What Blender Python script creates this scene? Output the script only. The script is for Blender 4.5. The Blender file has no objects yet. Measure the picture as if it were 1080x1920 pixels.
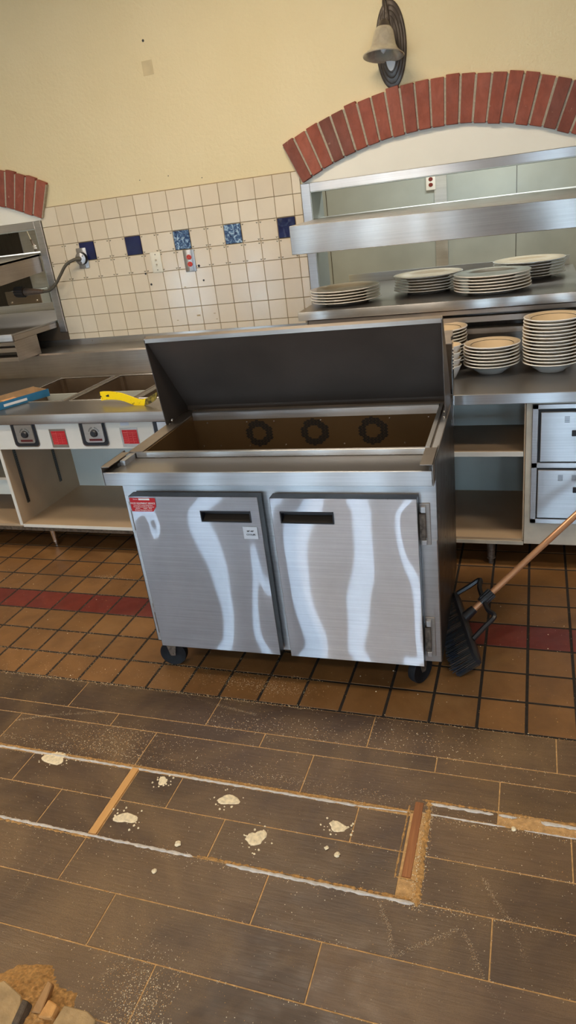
import bpy, bmesh, math, random
from mathutils import Vector, Matrix
random.seed(7)
C = bpy.data.collections.new('restaurant_kitchen')
bpy.context.scene.collection.children.link(C)
PI = math.pi

# ------------------------------------------------------------------ helpers
def srgb(r, g, b):
    f = lambda c: (c/255/12.92) if c/255 <= 0.04045 else ((c/255+0.055)/1.055)**2.4
    return (f(r), f(g), f(b), 1)

def link(o, parent=None):
    C.objects.link(o)
    if parent is not None: o.parent = parent
    return o

def obj(name, bm, mats, parent=None, loc=(0, 0, 0), rot=(0, 0, 0), smooth=False):
    me = bpy.data.meshes.new(name)
    bm.normal_update(); bm.to_mesh(me); bm.free()
    if not isinstance(mats, (list, tuple)): mats = [mats]
    for m in mats: me.materials.append(m)
    if smooth:
        for p in me.polygons: p.use_smooth = True
        try: me.set_sharp_from_angle(angle=math.radians(40))
        except Exception: pass
    o = bpy.data.objects.new(name, me)
    o.location = loc; o.rotation_euler = rot
    return link(o, parent)

def tag(o, label=None, cat=None, group=None, kind=None):
    if label: o['label'] = label
    if cat: o['category'] = cat
    if group: o['group'] = group
    if kind: o['kind'] = kind
    return o

def empty(name, loc=(0, 0, 0), rot=(0, 0, 0), parent=None):
    o = bpy.data.objects.new(name, None)
    o.empty_display_size = 0.05
    o.location = loc; o.rotation_euler = rot
    return link(o, parent)

def thing(name, label, cat, loc=(0, 0, 0), rotz=0, group=None):
    return tag(empty(name, loc, (0, 0, rotz)), label, cat, group)

def struct(name, bm, m, parent=None, **k):
    o = obj(name, bm, m, parent, **k)
    if parent is None: o['kind'] = 'structure'
    return o

def copy_tree(o, parent=None):
    c = o.copy(); C.objects.link(c)
    if parent is not None: c.parent = parent
    for ch in [x for x in C.objects if x.parent == o]:
        copy_tree(ch, c)
    return c

def NB(): return bmesh.new()

def bx(bm, x0, x1, y0, y1, z0, z1, bev=0.0, mat=0, M=None, seg=1):
    vs = [bm.verts.new((x, y, z)) for z in (z0, z1) for y in (y0, y1) for x in (x0, x1)]
    fs = [(0, 2, 3, 1), (4, 5, 7, 6), (0, 1, 5, 4), (2, 6, 7, 3), (0, 4, 6, 2), (1, 3, 7, 5)]
    faces = [bm.faces.new([vs[i] for i in f]) for f in fs]
    for f in faces: f.material_index = mat
    geo = list(vs)
    if bev > 0:
        es = list({e for f in faces for e in f.edges})
        r = bmesh.ops.bevel(bm, geom=es, offset=bev, segments=seg, profile=0.5, affect='EDGES')
        geo = list({v for f in r['faces'] for v in f.verts} | {v for v in vs if v.is_valid} | {v for f in faces if f.is_valid for v in f.verts})
        for f in r['faces']: f.material_index = mat
    if M is not None: bmesh.ops.transform(bm, matrix=M, verts=[v for v in geo if v.is_valid])
    return geo

def box(x0, x1, y0, y1, z0, z1, bev=0.0, seg=1):
    bm = NB(); bx(bm, x0, x1, y0, y1, z0, z1, bev, seg=seg); return bm

def tube(bm, pts, r, n=12, mat=0, cap=True):
    pts = [Vector(p) for p in pts]
    rs = r if isinstance(r, (list, tuple)) else [r]*len(pts)
    rings = []
    up = Vector((0, 0, 1))
    prev = None
    for i, p in enumerate(pts):
        t = (pts[min(i+1, len(pts)-1)]-pts[max(i-1, 0)]).normalized()
        if prev is None:
            a = t.cross(up)
            if a.length < 1e-3: a = t.cross(Vector((1, 0, 0)))
            a.normalize()
        else:
            a = (prev - t*prev.dot(t)).normalized()
        prev = a
        b = t.cross(a)
        rings.append([bm.verts.new(p+(a*math.cos(2*PI*k/n)+b*math.sin(2*PI*k/n))*rs[i]) for k in range(n)])
    for i in range(len(rings)-1):
        for k in range(n):
            f = bm.faces.new((rings[i][k], rings[i][(k+1) % n], rings[i+1][(k+1) % n], rings[i+1][k]))
            f.material_index = mat
    if cap:
        f = bm.faces.new(rings[0][::-1]); f.material_index = mat
        f = bm.faces.new(rings[-1]); f.material_index = mat

def lathe(bm, prof, n=32, mat=0, M=None, sx=1, sy=1, mats=None):
    rings = []; allv = []
    for r, z in prof:
        if r < 1e-6:
            v = [bm.verts.new((0, 0, z))]
        else:
            v = [bm.verts.new((r*sx*math.cos(2*PI*k/n), r*sy*math.sin(2*PI*k/n), z)) for k in range(n)]
        rings.append(v); allv += v
    for i in range(len(rings)-1):
        a, b = rings[i], rings[i+1]
        mi = mats[i] if mats else mat
        for k in range(n):
            k2 = (k+1) % n
            if len(a) == 1 and len(b) == 1: continue
            if len(a) == 1: f = bm.faces.new((a[0], b[k2], b[k]))
            elif len(b) == 1: f = bm.faces.new((a[k], a[k2], b[0]))
            else: f = bm.faces.new((a[k], a[k2], b[k2], b[k]))
            f.material_index = mi
    if M is not None: bmesh.ops.transform(bm, matrix=M, verts=allv)

def prism(bm, outline, a0, a1, axis='y', mat=0):
    """extrude a 2-D outline (list of pairs) along an axis between a0 and a1"""
    def P(p, a):
        return {'y': (p[0], a, p[1]), 'x': (a, p[0], p[1]), 'z': (p[0], p[1], a)}[axis]
    A = [bm.verts.new(P(p, a0)) for p in outline]
    B = [bm.verts.new(P(p, a1)) for p in outline]
    n = len(outline)
    fs = [bm.faces.new(A), bm.faces.new(B[::-1])]
    for i in range(n):
        fs.append(bm.faces.new((A[i], B[i], B[(i+1) % n], A[(i+1) % n])))
    for f in fs: f.material_index = mat
    bmesh.ops.recalc_face_normals(bm, faces=fs)
    return A+B

def text_mesh(name, s, size, mat, parent, loc, rot=(PI/2, 0, 0), align='CENTER', sx=1.0, bold=0.0):
    cu = bpy.data.curves.new(name, 'FONT')
    cu.body = s; cu.size = size; cu.align_x = align; cu.align_y = 'CENTER'; cu.extrude = 0.0002; cu.offset = bold
    cu.resolution_u = 2
    t = bpy.data.objects.new(name+'_curve', cu); C.objects.link(t)
    bpy.context.view_layer.update()
    me = bpy.data.meshes.new_from_object(t.evaluated_get(bpy.context.evaluated_depsgraph_get()))
    bpy.data.objects.remove(t)
    me.materials.clear(); me.materials.append(mat)
    o = bpy.data.objects.new(name, me)
    o.location = loc; o.rotation_euler = rot; o.scale = (sx, 1, 1)
    return link(o, parent)

# ------------------------------------------------------------------ materials
def newmat(name):
    m = bpy.data.materials.new(name); m.use_nodes = True
    nt = m.node_tree
    return m, nt, nt.nodes['Principled BSDF']

def N(nt, t, **k):
    n = nt.nodes.new(t)
    for a, b in k.items(): setattr(n, a, b)
    return n

def coords(nt, scale=(1, 1, 1), kind='Object', rot=(0, 0, 0)):
    tc = N(nt, 'ShaderNodeTexCoord'); mp = N(nt, 'ShaderNodeMapping')
    mp.inputs['Scale'].default_value = scale; mp.inputs['Rotation'].default_value = rot
    nt.links.new(tc.outputs[kind], mp.inputs['Vector'])
    return mp.outputs['Vector']

def noise(nt, vec, scale, detail=3, rough=0.5, dist=0.0):
    n = N(nt, 'ShaderNodeTexNoise')
    n.inputs['Scale'].default_value = scale; n.inputs['Detail'].default_value = detail
    n.inputs['Roughness'].default_value = rough; n.inputs['Distortion'].default_value = dist
    nt.links.new(vec, n.inputs['Vector'])
    return n.outputs['Fac']

def ramp(nt, fac, stops):
    r = N(nt, 'ShaderNodeValToRGB')
    el = r.color_ramp.elements
    el[0].position, el[0].color = stops[0][0], stops[0][1]
    el[1].position, el[1].color = stops[-1][0], stops[-1][1]
    for p, c in stops[1:-1]:
        e = el.new(p); e.color = c
    nt.links.new(fac, r.inputs['Fac'])
    return r.outputs['Color']

def mixc(nt, fac, a, b, blend='MIX'):
    m = N(nt, 'ShaderNodeMix', data_type='RGBA', blend_type=blend)
    for s, v in ((m.inputs[0], fac), (m.inputs[6], a), (m.inputs[7], b)):
        if hasattr(v, 'links'): nt.links.new(v, s)
        else: s.default_value = v
    return m.outputs[2]

def bump(nt, bsdf, h, strength=0.2, dist=0.01, prev=None):
    b = N(nt, 'ShaderNodeBump')
    b.inputs['Strength'].default_value = strength; b.inputs['Distance'].default_value = dist
    nt.links.new(h, b.inputs['Height'])
    if prev is not None: nt.links.new(prev, b.inputs['Normal'])
    nt.links.new(b.outputs['Normal'], bsdf.inputs['Normal'])
    return b.outputs['Normal']

def g(v): return (v, v, v, 1)

def plain(name, col, rough=0.5, metal=0.0, vary=0.08, nscale=12, spec=0.5, bumpy=0.0, coat=0.0):
    m, nt, b = newmat(name)
    v = coords(nt)
    f = noise(nt, v, nscale, 4)
    lo = tuple(c*(1-vary) for c in col[:3])+(1,); hi = tuple(min(1, c*(1+vary)) for c in col[:3])+(1,)
    nt.links.new(ramp(nt, f, [(0.3, lo), (0.7, hi)]), b.inputs['Base Color'])
    b.inputs['Roughness'].default_value = rough; b.inputs['Metallic'].default_value = metal
    b.inputs['Specular IOR Level'].default_value = spec
    b.inputs['Coat Weight'].default_value = coat
    if bumpy: bump(nt, b, noise(nt, v, nscale*6, 3), bumpy, 0.004)
    return m

def steel(name, col=(0.6, 0.6, 0.61, 1), rough=0.3, aniso=0.0, grain=(4, 4, 300), rotn=0.0, warp=0.0, warps=(1.5, 1.5, 1.5), smudge=0.12, dirt=None, dirtamt=0.0, scr=0.03, haze=.3):
    m, nt, b = newmat(name)
    v = coords(nt, grain); v0 = coords(nt)
    gr = noise(nt, v, 1.0, 2)
    sm = noise(nt, v0, 5, 5, 0.6)
    c = ramp(nt, sm, [(0.25, tuple(x*(1-smudge) for x in col[:3])+(1,)), (0.75, col)])
    c = mixc(nt, 0.25, c, ramp(nt, gr, [(0.3, g(0.45)), (0.7, g(1.0))]), 'MULTIPLY')
    if dirt:
        dm = ramp(nt, noise(nt, v0, 7, 8, 0.7), [(0.62, g(0)), (0.75, g(dirtamt))])
        c = mixc(nt, dm, c, dirt)
    nt.links.new(c, b.inputs['Base Color'])
    b.inputs['Metallic'].default_value = 1.0
    rr = ramp(nt, noise(nt, v0, 9, 6, 0.65), [(0.3, g(rough*0.8)), (0.75, g(rough*1.3))])
    nt.links.new(rr, b.inputs['Roughness'])
    n1 = N(nt, 'ShaderNodeNewGeometry').outputs['Normal']
    if aniso > 0:
        # brushed grain: fine horizontal scratches spread reflections up and down
        tz = N(nt, 'ShaderNodeVectorMath', operation='CROSS_PRODUCT'); nt.links.new(n1, tz.inputs[0]); tz.inputs[1].default_value = (0.0, 0.008, 1.0)
        # slow waviness of the sheet bends the reflections sideways
        wv = noise(nt, coords(nt, warps), 1.0, 1.0, 0.4)
        mx = N(nt, 'ShaderNodeMath', operation='MULTIPLY_ADD'); nt.links.new(wv, mx.inputs[0])
        mx.inputs[1].default_value = warp; mx.inputs[2].default_value = -warp*.5
        lobes = []
        for tilt in ((0, .30, -.30, .15) if aniso > .8 else (0, .16, -.16)):
            cb = N(nt, 'ShaderNodeCombineXYZ'); nt.links.new(mx.outputs[0], cb.inputs[0]); cb.inputs[2].default_value = tilt
            va = N(nt, 'ShaderNodeVectorMath', operation='ADD'); nt.links.new(n1, va.inputs[0]); nt.links.new(cb.outputs[0], va.inputs[1])
            vn = N(nt, 'ShaderNodeVectorMath', operation='NORMALIZE'); nt.links.new(va.outputs[0], vn.inputs[0])
            gl = N(nt, 'ShaderNodeBsdfAnisotropic')
            nt.links.new(c, gl.inputs['Color']); nt.links.new(vn.outputs[0], gl.inputs['Normal']); nt.links.new(tz.outputs[0], gl.inputs['Tangent'])
            gl.inputs['Roughness'].default_value = rough; gl.inputs['Anisotropy'].default_value = aniso
            lobes.append(gl.outputs[0])
        acc = lobes[0]
        for k, l in enumerate(lobes[1:]):
            mx_ = N(nt, 'ShaderNodeMixShader'); mx_.inputs[0].default_value = 1/(k+2)
            nt.links.new(acc, mx_.inputs[1]); nt.links.new(l, mx_.inputs[2]); acc = mx_.outputs[0]
        hz = N(nt, 'ShaderNodeBsdfAnisotropic'); nt.links.new(c, hz.inputs['Color']); nt.links.new(n1, hz.inputs['Normal'])
        hz.inputs['Roughness'].default_value = .62; hz.inputs['Anisotropy'].default_value = 0
        mh = N(nt, 'ShaderNodeMixShader'); nt.links.new(ramp(nt, noise(nt, v0, 6, 6, .7), [(.3, g(haze*.93)), (.75, g(min(1, haze*1.07)))]), mh.inputs[0])
        nt.links.new(acc, mh.inputs[1]); nt.links.new(hz.outputs[0], mh.inputs[2])
        nt.links.new(mh.outputs[0], nt.nodes['Material Output'].inputs['Surface'])
    return m

MAT = {}
MAT['steel'] = steel('brushed_steel', (0.56, 0.54, 0.52, 1), 0.25, 0.7, (3, 3, 200), 0.0, warp=.1, scr=.006)
MAT['steel_front'] = steel('scuffed_door_steel', (0.80, 0.79, 0.83, 1), 0.36, 1.0, (3, 3, 200), 0.0, warp=0.10, warps=(2.2, 2.2, 2.2), smudge=0.12, scr=0.006, haze=.48)
MAT['steel_cool'] = steel('satin_steel', (0.64, 0.63, 0.63, 1), 0.28, 0.7, (3, 3, 160), 0.0, warp=0.1, smudge=0.15, scr=.008)
MAT['steel_top'] = plain('worn_worktop_steel', (0.34, 0.315, 0.29, 1), 0.30, 0.85, 0.07, 3)
MAT['steel_warm'] = steel('warm_worn_steel', (0.50, 0.44, 0.39, 1), 0.30, 0.5, (3, 3, 150), smudge=0.2, dirt=(0.3, 0.24, 0.18, 1), dirtamt=0.15, scr=.008)
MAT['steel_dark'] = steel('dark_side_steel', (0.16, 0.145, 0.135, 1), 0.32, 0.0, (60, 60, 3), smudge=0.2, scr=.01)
MAT['steel_mirror'] = steel('polished_steel', (0.55, 0.53, 0.50, 1), 0.07, 0.0, (3, 3, 100), smudge=0.15)
MAT['steel_wall'] = plain('dull_wall_steel', (0.46, 0.49, 0.45, 1), 0.45, 0.45, 0.12, 2.5)
MAT['white_steel'] = steel('bright_shelf_steel', (0.78, 0.78, 0.76, 1), 0.42, 0.0, (3, 60, 60), smudge=0.1, scr=.01)
MAT['lid'] = plain('dark_lid_liner', (0.115, 0.092, 0.078, 1), 0.42, 0.35, 0.2, 3)
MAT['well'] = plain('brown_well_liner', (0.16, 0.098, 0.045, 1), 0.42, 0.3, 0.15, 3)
MAT['black'] = plain('black_rubber_and_gaps', (0.012, 0.012, 0.013, 1), 0.6)
MAT['blackplastic'] = plain('black_plastic', (0.018, 0.018, 0.022, 1), 0.35)
MAT['darkgrip'] = plain('dark_brown_grip', (0.03, 0.022, 0.016, 1), 0.5)
MAT['wheelrub'] = plain('matt_black_wheel', (0.012, 0.012, 0.014, 1), 0.65, 0, 0.3, 30, spec=0.25)
MAT['apron'] = plain('brown_tinted_sheet', (0.22, 0.16, 0.11, 1), 0.4, 0.6, 0.15, 4)
MAT['wellpan'] = plain('brown_well_pan', (0.20, 0.145, 0.10, 1), 0.38, 0.75, 0.15, 8)  # even brown metal tone for the steam table wells
MAT['chrome'] = plain('chrome', (0.75, 0.75, 0.76, 1), 0.15, 1.0, 0.03)
MAT['bolt'] = plain('bright_bolt', (0.75, 0.72, 0.68, 1), 0.25, 1.0, 0.05)
MAT['rust'] = plain('grimy_hinge_metal', (0.17, 0.13, 0.10, 1), 0.55, 0.6, 0.5, 60, bumpy=0.4)
MAT['white'] = plain('white_laminate', srgb(226, 220, 208), 0.45, 0, 0.05, 5)
MAT['whitedirty'] = plain('grimy_white_laminate', srgb(206, 194, 174), 0.55, 0, 0.18, 9)
MAT['beige'] = plain('beige_laminate', srgb(184, 158, 128), 0.45, 0, 0.08, 4)
MAT['greyin'] = plain('grey_cabinet_liner', srgb(205, 208, 200), 0.5, 0, 0.05, 3)
MAT['skirt'] = plain('chipped_dark_skirt', srgb(90, 75, 60), 0.85, 0, 0.5, 60, bumpy=0.6)
MAT['red'] = plain('red_label', srgb(196, 28, 34), 0.4, 0, 0.06)
MAT['redpaint'] = plain('red_receptacle', srgb(205, 60, 35), 0.4, 0, 0.1)
MAT['darkred'] = plain('dark_red_band', srgb(95, 20, 22), 0.4)
MAT['paper'] = plain('white_print', srgb(236, 232, 228), 0.5, 0, 0.03)
MAT['paperb'] = plain('bluish_label_film', srgb(205, 208, 214), 0.35, 0, 0.04)
MAT['ink'] = plain('black_ink', srgb(28, 26, 30), 0.5)
MAT['plate_plastic'] = plain('ivory_switch_plastic', srgb(232, 224, 204), 0.4, 0, 0.03)
MAT['blue'] = plain('blue_painted_carton', srgb(48, 112, 150), 0.55, 0, 0.18, 20)
MAT['carton'] = plain('tan_cardboard', srgb(178, 150, 118), 0.8, 0, 0.12, 20)
MAT['yellow'] = None
MAT['cord'] = plain('olive_brown_cord', srgb(84, 76, 62), 0.55, 0, 0.12, 40)
MAT['bakelite'] = plain('brown_bakelite', srgb(92, 74, 60), 0.5, 0, 0.25, 60)
MAT['bristle'] = plain('dark_bristles', srgb(26, 24, 24), 0.7, 0, 0.35, 200)
MAT['bristletip'] = plain('blue_grey_bristle_tips', srgb(28, 34, 46), 0.9, 0, 0.5, 150)
MAT['copper'] = plain('copper_coloured_handle', srgb(206, 152, 112), 0.25, 0.35, 0.08, 8)
MAT['bronze'] = plain('aged_bronze', srgb(84, 74, 66), 0.35, 0.4, 0.2, 20)
MAT['glass_shade'] = None
MAT['mortar'] = plain('grey_mortar', srgb(172, 158, 136), 0.95, 0, 0.15, 80, bumpy=0.5)
MAT['tympanum'] = plain('white_plaster', srgb(242, 234, 216), 0.85, 0, 0.03, 4, bumpy=0.1)
MAT['ceiling'] = plain('ceiling_paint', srgb(214, 204, 182), 0.9, 0, 0.03, 3)
MAT['roomwall'] = plain('dining_wall_paint', srgb(150, 118, 84), 0.85, 0, 0.06, 2)
MAT['thinset'] = plain('pale_thinset', srgb(206, 198, 190), 0.9, 0, 0.15, 60, bumpy=0.5)
MAT['sawdust'] = plain('tan_sawdust', srgb(196, 150, 92), 0.95, 0, 0.35, 120, bumpy=0.8)
MAT['crumb'] = plain('pale_crumbs', srgb(232, 216, 184), 0.9, 0, 0.2, 90)
MAT['woodlath'] = None

def mat_wall():
    m, nt, b = newmat('cream_textured_wall_paint')
    v = coords(nt)
    base = ramp(nt, noise(nt, v, 1.3, 4, 0.6), [(0.3, srgb(222, 202, 157)), (0.7, srgb(228, 209, 166))])
    st = ramp(nt, noise(nt, v, 9, 6, 0.7), [(0.70, g(0)), (0.80, g(0.25))])
    nt.links.new(mixc(nt, st, base, srgb(196, 170, 122)), b.inputs['Base Color'])
    b.inputs['Roughness'].default_value = 0.75
    n1 = bump(nt, b, noise(nt, v, 45, 4, 0.6), 0.5, 0.008)
    bump(nt, b, noise(nt, v, 7, 3, 0.6), 0.15, 0.02, n1)
    return m
MAT['wall'] = mat_wall()

def rndmat(name, cols, rough, nscale=20, stretch=(1, 1, 1), spots=None, bumpy=0.1, streak=None, coat=0, dust=None, dustscale=3, dustlo=.5, dusthi=.8, dustmax=.5):
    """per-face random tone from the 'rnd' colour attribute"""
    m, nt, b = newmat(name)
    a = N(nt, 'ShaderNodeVertexColor', layer_name='rnd')
    sep = N(nt, 'ShaderNodeSeparateColor'); nt.links.new(a.outputs['Color'], sep.inputs[0])
    c = ramp(nt, sep.outputs[0], [(i/(len(cols)-1), x) for i, x in enumerate(cols)])
    v = coords(nt, stretch); v0 = coords(nt)
    n1 = noise(nt, v, nscale, 6, 0.65, 0.4)
    c = mixc(nt, 0.12 if 'wall_tile' in name else 0.55, c, ramp(nt, n1, [(0.25, g(0.45)), (0.75, g(1.3))]), 'MULTIPLY')
    if spots:
        c = mixc(nt, ramp(nt, noise(nt, v0, spots[1], 5, 0.7), [(spots[2], g(0)), (spots[2]+.06, g(0.8))]), c, spots[0])
    if dust:
        d1 = ramp(nt, noise(nt, v0, dustscale, 5, 0.6, 0.6), [(dustlo, g(0)), (dusthi, g(dustmax))])
        d2 = ramp(nt, noise(nt, v0, 420, 2, 0.5), [(0.35, g(0.35)), (0.7, g(1))])
        c = mixc(nt, mixc(nt, 1.0, d1, d2, 'MULTIPLY'), c, dust)
    nt.links.new(c, b.inputs['Base Color'])
    nt.links.new(ramp(nt, noise(nt, v0, 14, 5, 0.6), [(0.3, g(rough*0.8)), (0.7, g(min(1, rough*1.35)))]), b.inputs['Roughness'])
    b.inputs['Coat Weight'].default_value = coat
    bump(nt, b, n1, bumpy, 0.004)
    return m
MAT['brick'] = rndmat('terracotta_brick', [srgb(146, 78, 60), srgb(166, 94, 74), srgb(136, 72, 56), srgb(120, 72, 60), srgb(156, 84, 66)], 0.85, 26, (1, 1, 0.6), (srgb(176, 140, 116), 22, 0.68), 0.9)
MAT['quarry'] = rndmat('ochre_quarry_tile', [srgb(130, 92, 54), srgb(140, 99, 58), srgb(121, 85, 51), srgb(146, 105, 64)], 0.38, 7, (1, 1, 1), None, 0.12, dust=srgb(200, 165, 118), dustscale=2.2, dustlo=.52, dusthi=.85, dustmax=.4)
MAT['quarryred'] = rndmat('red_quarry_tile', [srgb(112, 45, 36), srgb(122, 52, 40), srgb(104, 42, 34)], 0.38, 9, (1, 1, 1), None, 0.1, dust=srgb(190, 140, 110), dustscale=2.2, dustlo=.5, dusthi=.9, dustmax=.4)
MAT['plank'] = rndmat('dark_wood_look_tile', [srgb(80, 61, 47), srgb(90, 69, 53), srgb(73, 56, 43), srgb(96, 74, 57)], 0.42, 9, (1, 11, 1), (srgb(176, 146, 106), 60, 0.68), 0.25, dust=srgb(196, 158, 108), dustscale=2.0, dustlo=.41, dusthi=.85, dustmax=.6)
MAT['walltile'] = rndmat('cream_wall_tile', [srgb(222, 203, 174), srgb(228, 211, 184), srgb(217, 199, 170)], 0.16, 4, (1, 1, 1), None, 0.04)
MAT['tilegrout'] = plain('brown_grout', srgb(150, 128, 96), 0.9, 0, 0.12, 30)
MAT['blackgrout'] = plain('black_floor_grout', srgb(36, 29, 24), 0.8, 0, 0.5, 70, bumpy=0.5)
MAT['tangrout'] = plain('tan_plank_grout', srgb(196, 156, 106), 0.95, 0, 0.25, 60, bumpy=0.4)
def mat_bluetile():
    m, nt, b = newmat('navy_glazed_tile')
    v = coords(nt)
    nt.links.new(ramp(nt, noise(nt, v, 9, 2), [(0.3, srgb(20, 26, 62)), (0.7, srgb(30, 38, 84))]), b.inputs['Base Color'])
    b.inputs['Roughness'].default_value = 0.12
    bump(nt, b, noise(nt, v, 14, 2), 0.25, 0.01)
    return m
def mat_bluecrackle():
    m, nt, b = newmat('blue_and_white_crackled_tile')
    v = coords(nt)
    nt.links.new(ramp(nt, noise(nt, v, 38, 4, 0.6, 1.5), [(0.35, srgb(22, 34, 72)), (0.5, srgb(52, 82, 120)), (0.6, srgb(150, 176, 196)), (0.75, srgb(215, 225, 230))]), b.inputs['Base Color'])
    b.inputs['Roughness'].default_value = 0.15
    bump(nt, b, noise(nt, v, 40, 3), 0.5, 0.01)
    return m
MAT['bluetile'] = mat_bluetile(); MAT['crackle'] = mat_bluecrackle()
def mat_yellow():
    m, nt, b = newmat('chipped_yellow_paint')
    v = coords(nt)
    nt.links.new(ramp(nt, noise(nt, v, 34, 5, 0.7), [(0.0, srgb(246, 208, 8)), (0.60, srgb(250, 214, 12)), (0.66, srgb(70, 58, 30)), (0.8, srgb(58, 50, 36))]), b.inputs['Base Color'])
    b.inputs['Roughness'].default_value = 0.35
    return m
MAT['yellow'] = mat_yellow()
MAT['yellowworn'] = plain('worn_yellow_black_claw', srgb(120, 104, 40), 0.5, 0.2, 0.9, 70)
def mat_wood(name, c1, c2):
    m, nt, b = newmat(name)
    v = coords(nt, (30, 1.5, 30))
    nt.links.new(ramp(nt, noise(nt, v, 2.5, 5, 0.6, 0.5), [(0.3, c1), (0.7, c2)]), b.inputs['Base Color'])
    b.inputs['Roughness'].default_value = 0.7
    return m
MAT['woodlath'] = mat_wood('raw_pine_lath', srgb(204, 150, 88), srgb(222, 172, 108))
MAT['woodold'] = mat_wood('brown_exposed_lath', srgb(120, 72, 40), srgb(176, 116, 70))
def mat_shade():
    m, nt, b = newmat('alabaster_glass')
    v = coords(nt)
    nt.links.new(ramp(nt, noise(nt, v, 14, 5, 0.6, 1.5), [(0.3, srgb(158, 146, 126)), (0.7, srgb(190, 178, 156))]), b.inputs['Base Color'])
    b.inputs['Roughness'].default_value = 0.3
    b.inputs['Subsurface Weight'].default_value = 0.3
    b.inputs['Subsurface Radius'].default_value = (0.03, 0.03, 0.02)
    b.inputs['Transmission Weight'].default_value = 0.15
    return m
MAT['glass_shade'] = mat_shade()
def mat_china():
    m, nt, b = newmat('glazed_white_china')
    v = coords(nt)
    nt.links.new(ramp(nt, noise(nt, v, 5, 3), [(0.3, srgb(244, 238, 228)), (0.7, srgb(248, 243, 236))]), b.inputs['Base Color'])
    b.inputs['Roughness'].default_value = 0.15
    return m
MAT['china'] = mat_china()
MAT['china_in'] = plain('shaded_china_inside', srgb(216, 192, 158), 0.18, 0, 0.03)  # darker cream puts the shade on the plate tops into the colour
MAT['rim_shade_band'] = plain('dark_china_band_and_rim_shade', srgb(44, 38, 34), 0.25)  # dark ring; under the rims it paints in the shade between bowls
def emis(name, col, s):
    m, nt, b = newmat(name)
    v = coords(nt)
    f = noise(nt, v, 0.8, 2)
    nt.links.new(ramp(nt, f, [(0.2, tuple(c*.85 for c in col[:3])+(1,)), (0.8, col)]), b.inputs['Emission Color'])
    b.inputs['Base Color'].default_value = (0.5, 0.5, 0.5, 1)
    b.inputs['Emission Strength'].default_value = s
    return m

# ------------------------------------------------------------------ camera
M3 = ((0.9444810854471997, 0.3064823153750478, -0.11842326458441081),
      (-0.022938501464624533, 0.4210516072808639, 0.9067465848608192),
      (-0.32776409867927425, 0.8536885464667726, -0.4047055241140304))
cam = bpy.data.objects.new('camera', bpy.data.cameras.new('camera'))
bpy.context.scene.collection.objects.link(cam)
cam.matrix_world = Matrix(((M3[0][0], M3[1][0], -M3[2][0], 2.82912),
                           (M3[0][1], M3[1][1], -M3[2][1], -4.03964),
                           (M3[0][2], M3[1][2], -M3[2][2], 1.67726), (0, 0, 0, 1)))
cam.data.sensor_fit = 'VERTICAL'; cam.data.sensor_height = 36.0
cam.data.lens = 1296.163/1920*36.0
cam.data.clip_start = 0.02; cam.data.clip_end = 60
bpy.context.scene.camera = cam

# ------------------------------------------------------------------ room shell
X0, X1, YB, ZC = -3.2, 6.2, -7.0, 3.3
PT = [(-1.50, -0.18, 1.13, 1.72), (1.657, 3.063, 1.13, 1.72)]       # pass-through openings
# back wall with holes for the two openings, built of strips
WT = 0.22
bm = NB()
xs = [X0, PT[0][0], PT[0][1], PT[1][0], PT[1][1], X1]
for i in range(5):
    a, b_ = xs[i], xs[i+1]
    if i in (1, 3):
        bx(bm, a, b_, 0, WT, 0, 1.13); bx(bm, a, b_, 0, WT, 1.72, ZC)
    else:
        bx(bm, a, b_, 0, WT, 0, ZC)
bmesh.ops.remove_doubles(bm, verts=bm.verts, dist=1e-5)
wall_back = struct('wall_back', bm, MAT['wall'])

# plaster tympanum under each arch
def arc_pts(cx, R, cz, a0, a1, n):
    return [(cx+R*math.sin(a0+(a1-a0)*i/n), cz+R*math.cos(a0+(a1-a0)*i/n)) for i in range(n+1)]
ARC = [(-0.84, 'left'), (2.36, 'right')]
A = math.radians(25.5)
for cx, s in ARC:
    bm = NB()
    pts = [(cx+1.735*math.sin(-A), 1.766), ] + arc_pts(cx, 1.735, 0.218, -A, A, 40) + [(cx+1.735*math.sin(A), 1.766)]
    prism(bm, pts, -0.004, 0.01, 'y')
    obj('plaster_panel', bm, MAT['tympanum'], wall_back)

# brick arches
for cx, s in ARC:
    root = thing('brick_arch', ('red brick arch over the wide serving opening behind the plate shelf' if s == 'right'
                 else 'end of a red brick arch above the serving opening at the left edge'), 'arch', (cx, 0, 1.77))
    nb = 23
    bm = NB(); col = bm.loops.layers.color.new('rnd')
    for i in range(nb):
        a0 = -A+2*A*i/nb; a1 = -A+2*A*(i+1)/nb
        gp = 0.0028
        j = random.uniform(-0.006, 0.006); j2 = random.uniform(-0.003, 0.003); pr = random.uniform(-0.004, 0.004)
        ri, ro = 1.72+j2, 1.935+j
        def q(a, r): return (r*math.sin(a), 0.218-1.77+r*math.cos(a))
        vs = prism(bm, [q(a0+gp, ri), q(a1-gp, ri), q(a1-gp, ro), q(a0+gp, ro)], -0.030+pr, 0.0, 'y')
        fs = list({f for v in vs for f in v.link_faces})
        es = list({e for f in fs for e in f.edges})
        c = random.random()
        for f in fs:
            for l in f.loops: l[col] = (c, random.random(), 0, 1)
        r = bmesh.ops.bevel(bm, geom=es, offset=0.002, segments=1, affect='EDGES', clamp_overlap=True)
        for f in r['faces']:
            for l in f.loops: l[col] = (c, 0, 0, 1)
    obj('brickwork', bm, MAT['brick'], root)
    bm = NB()
    a = 0.0
    pts = [(1.727*math.sin(-A+2*A*i/46), .218-1.77+1.727*math.cos(-A+2*A*i/46)) for i in range(47)]
    pts += [(1.926*math.sin(A-2*A*i/46), .218-1.77+1.926*math.cos(A-2*A*i/46)) for i in range(47)]
    prism(bm, pts, -0.0255, 0.0, 'y')
    obj('mortar_joints', bm, MAT['mortar'], root)

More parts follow.
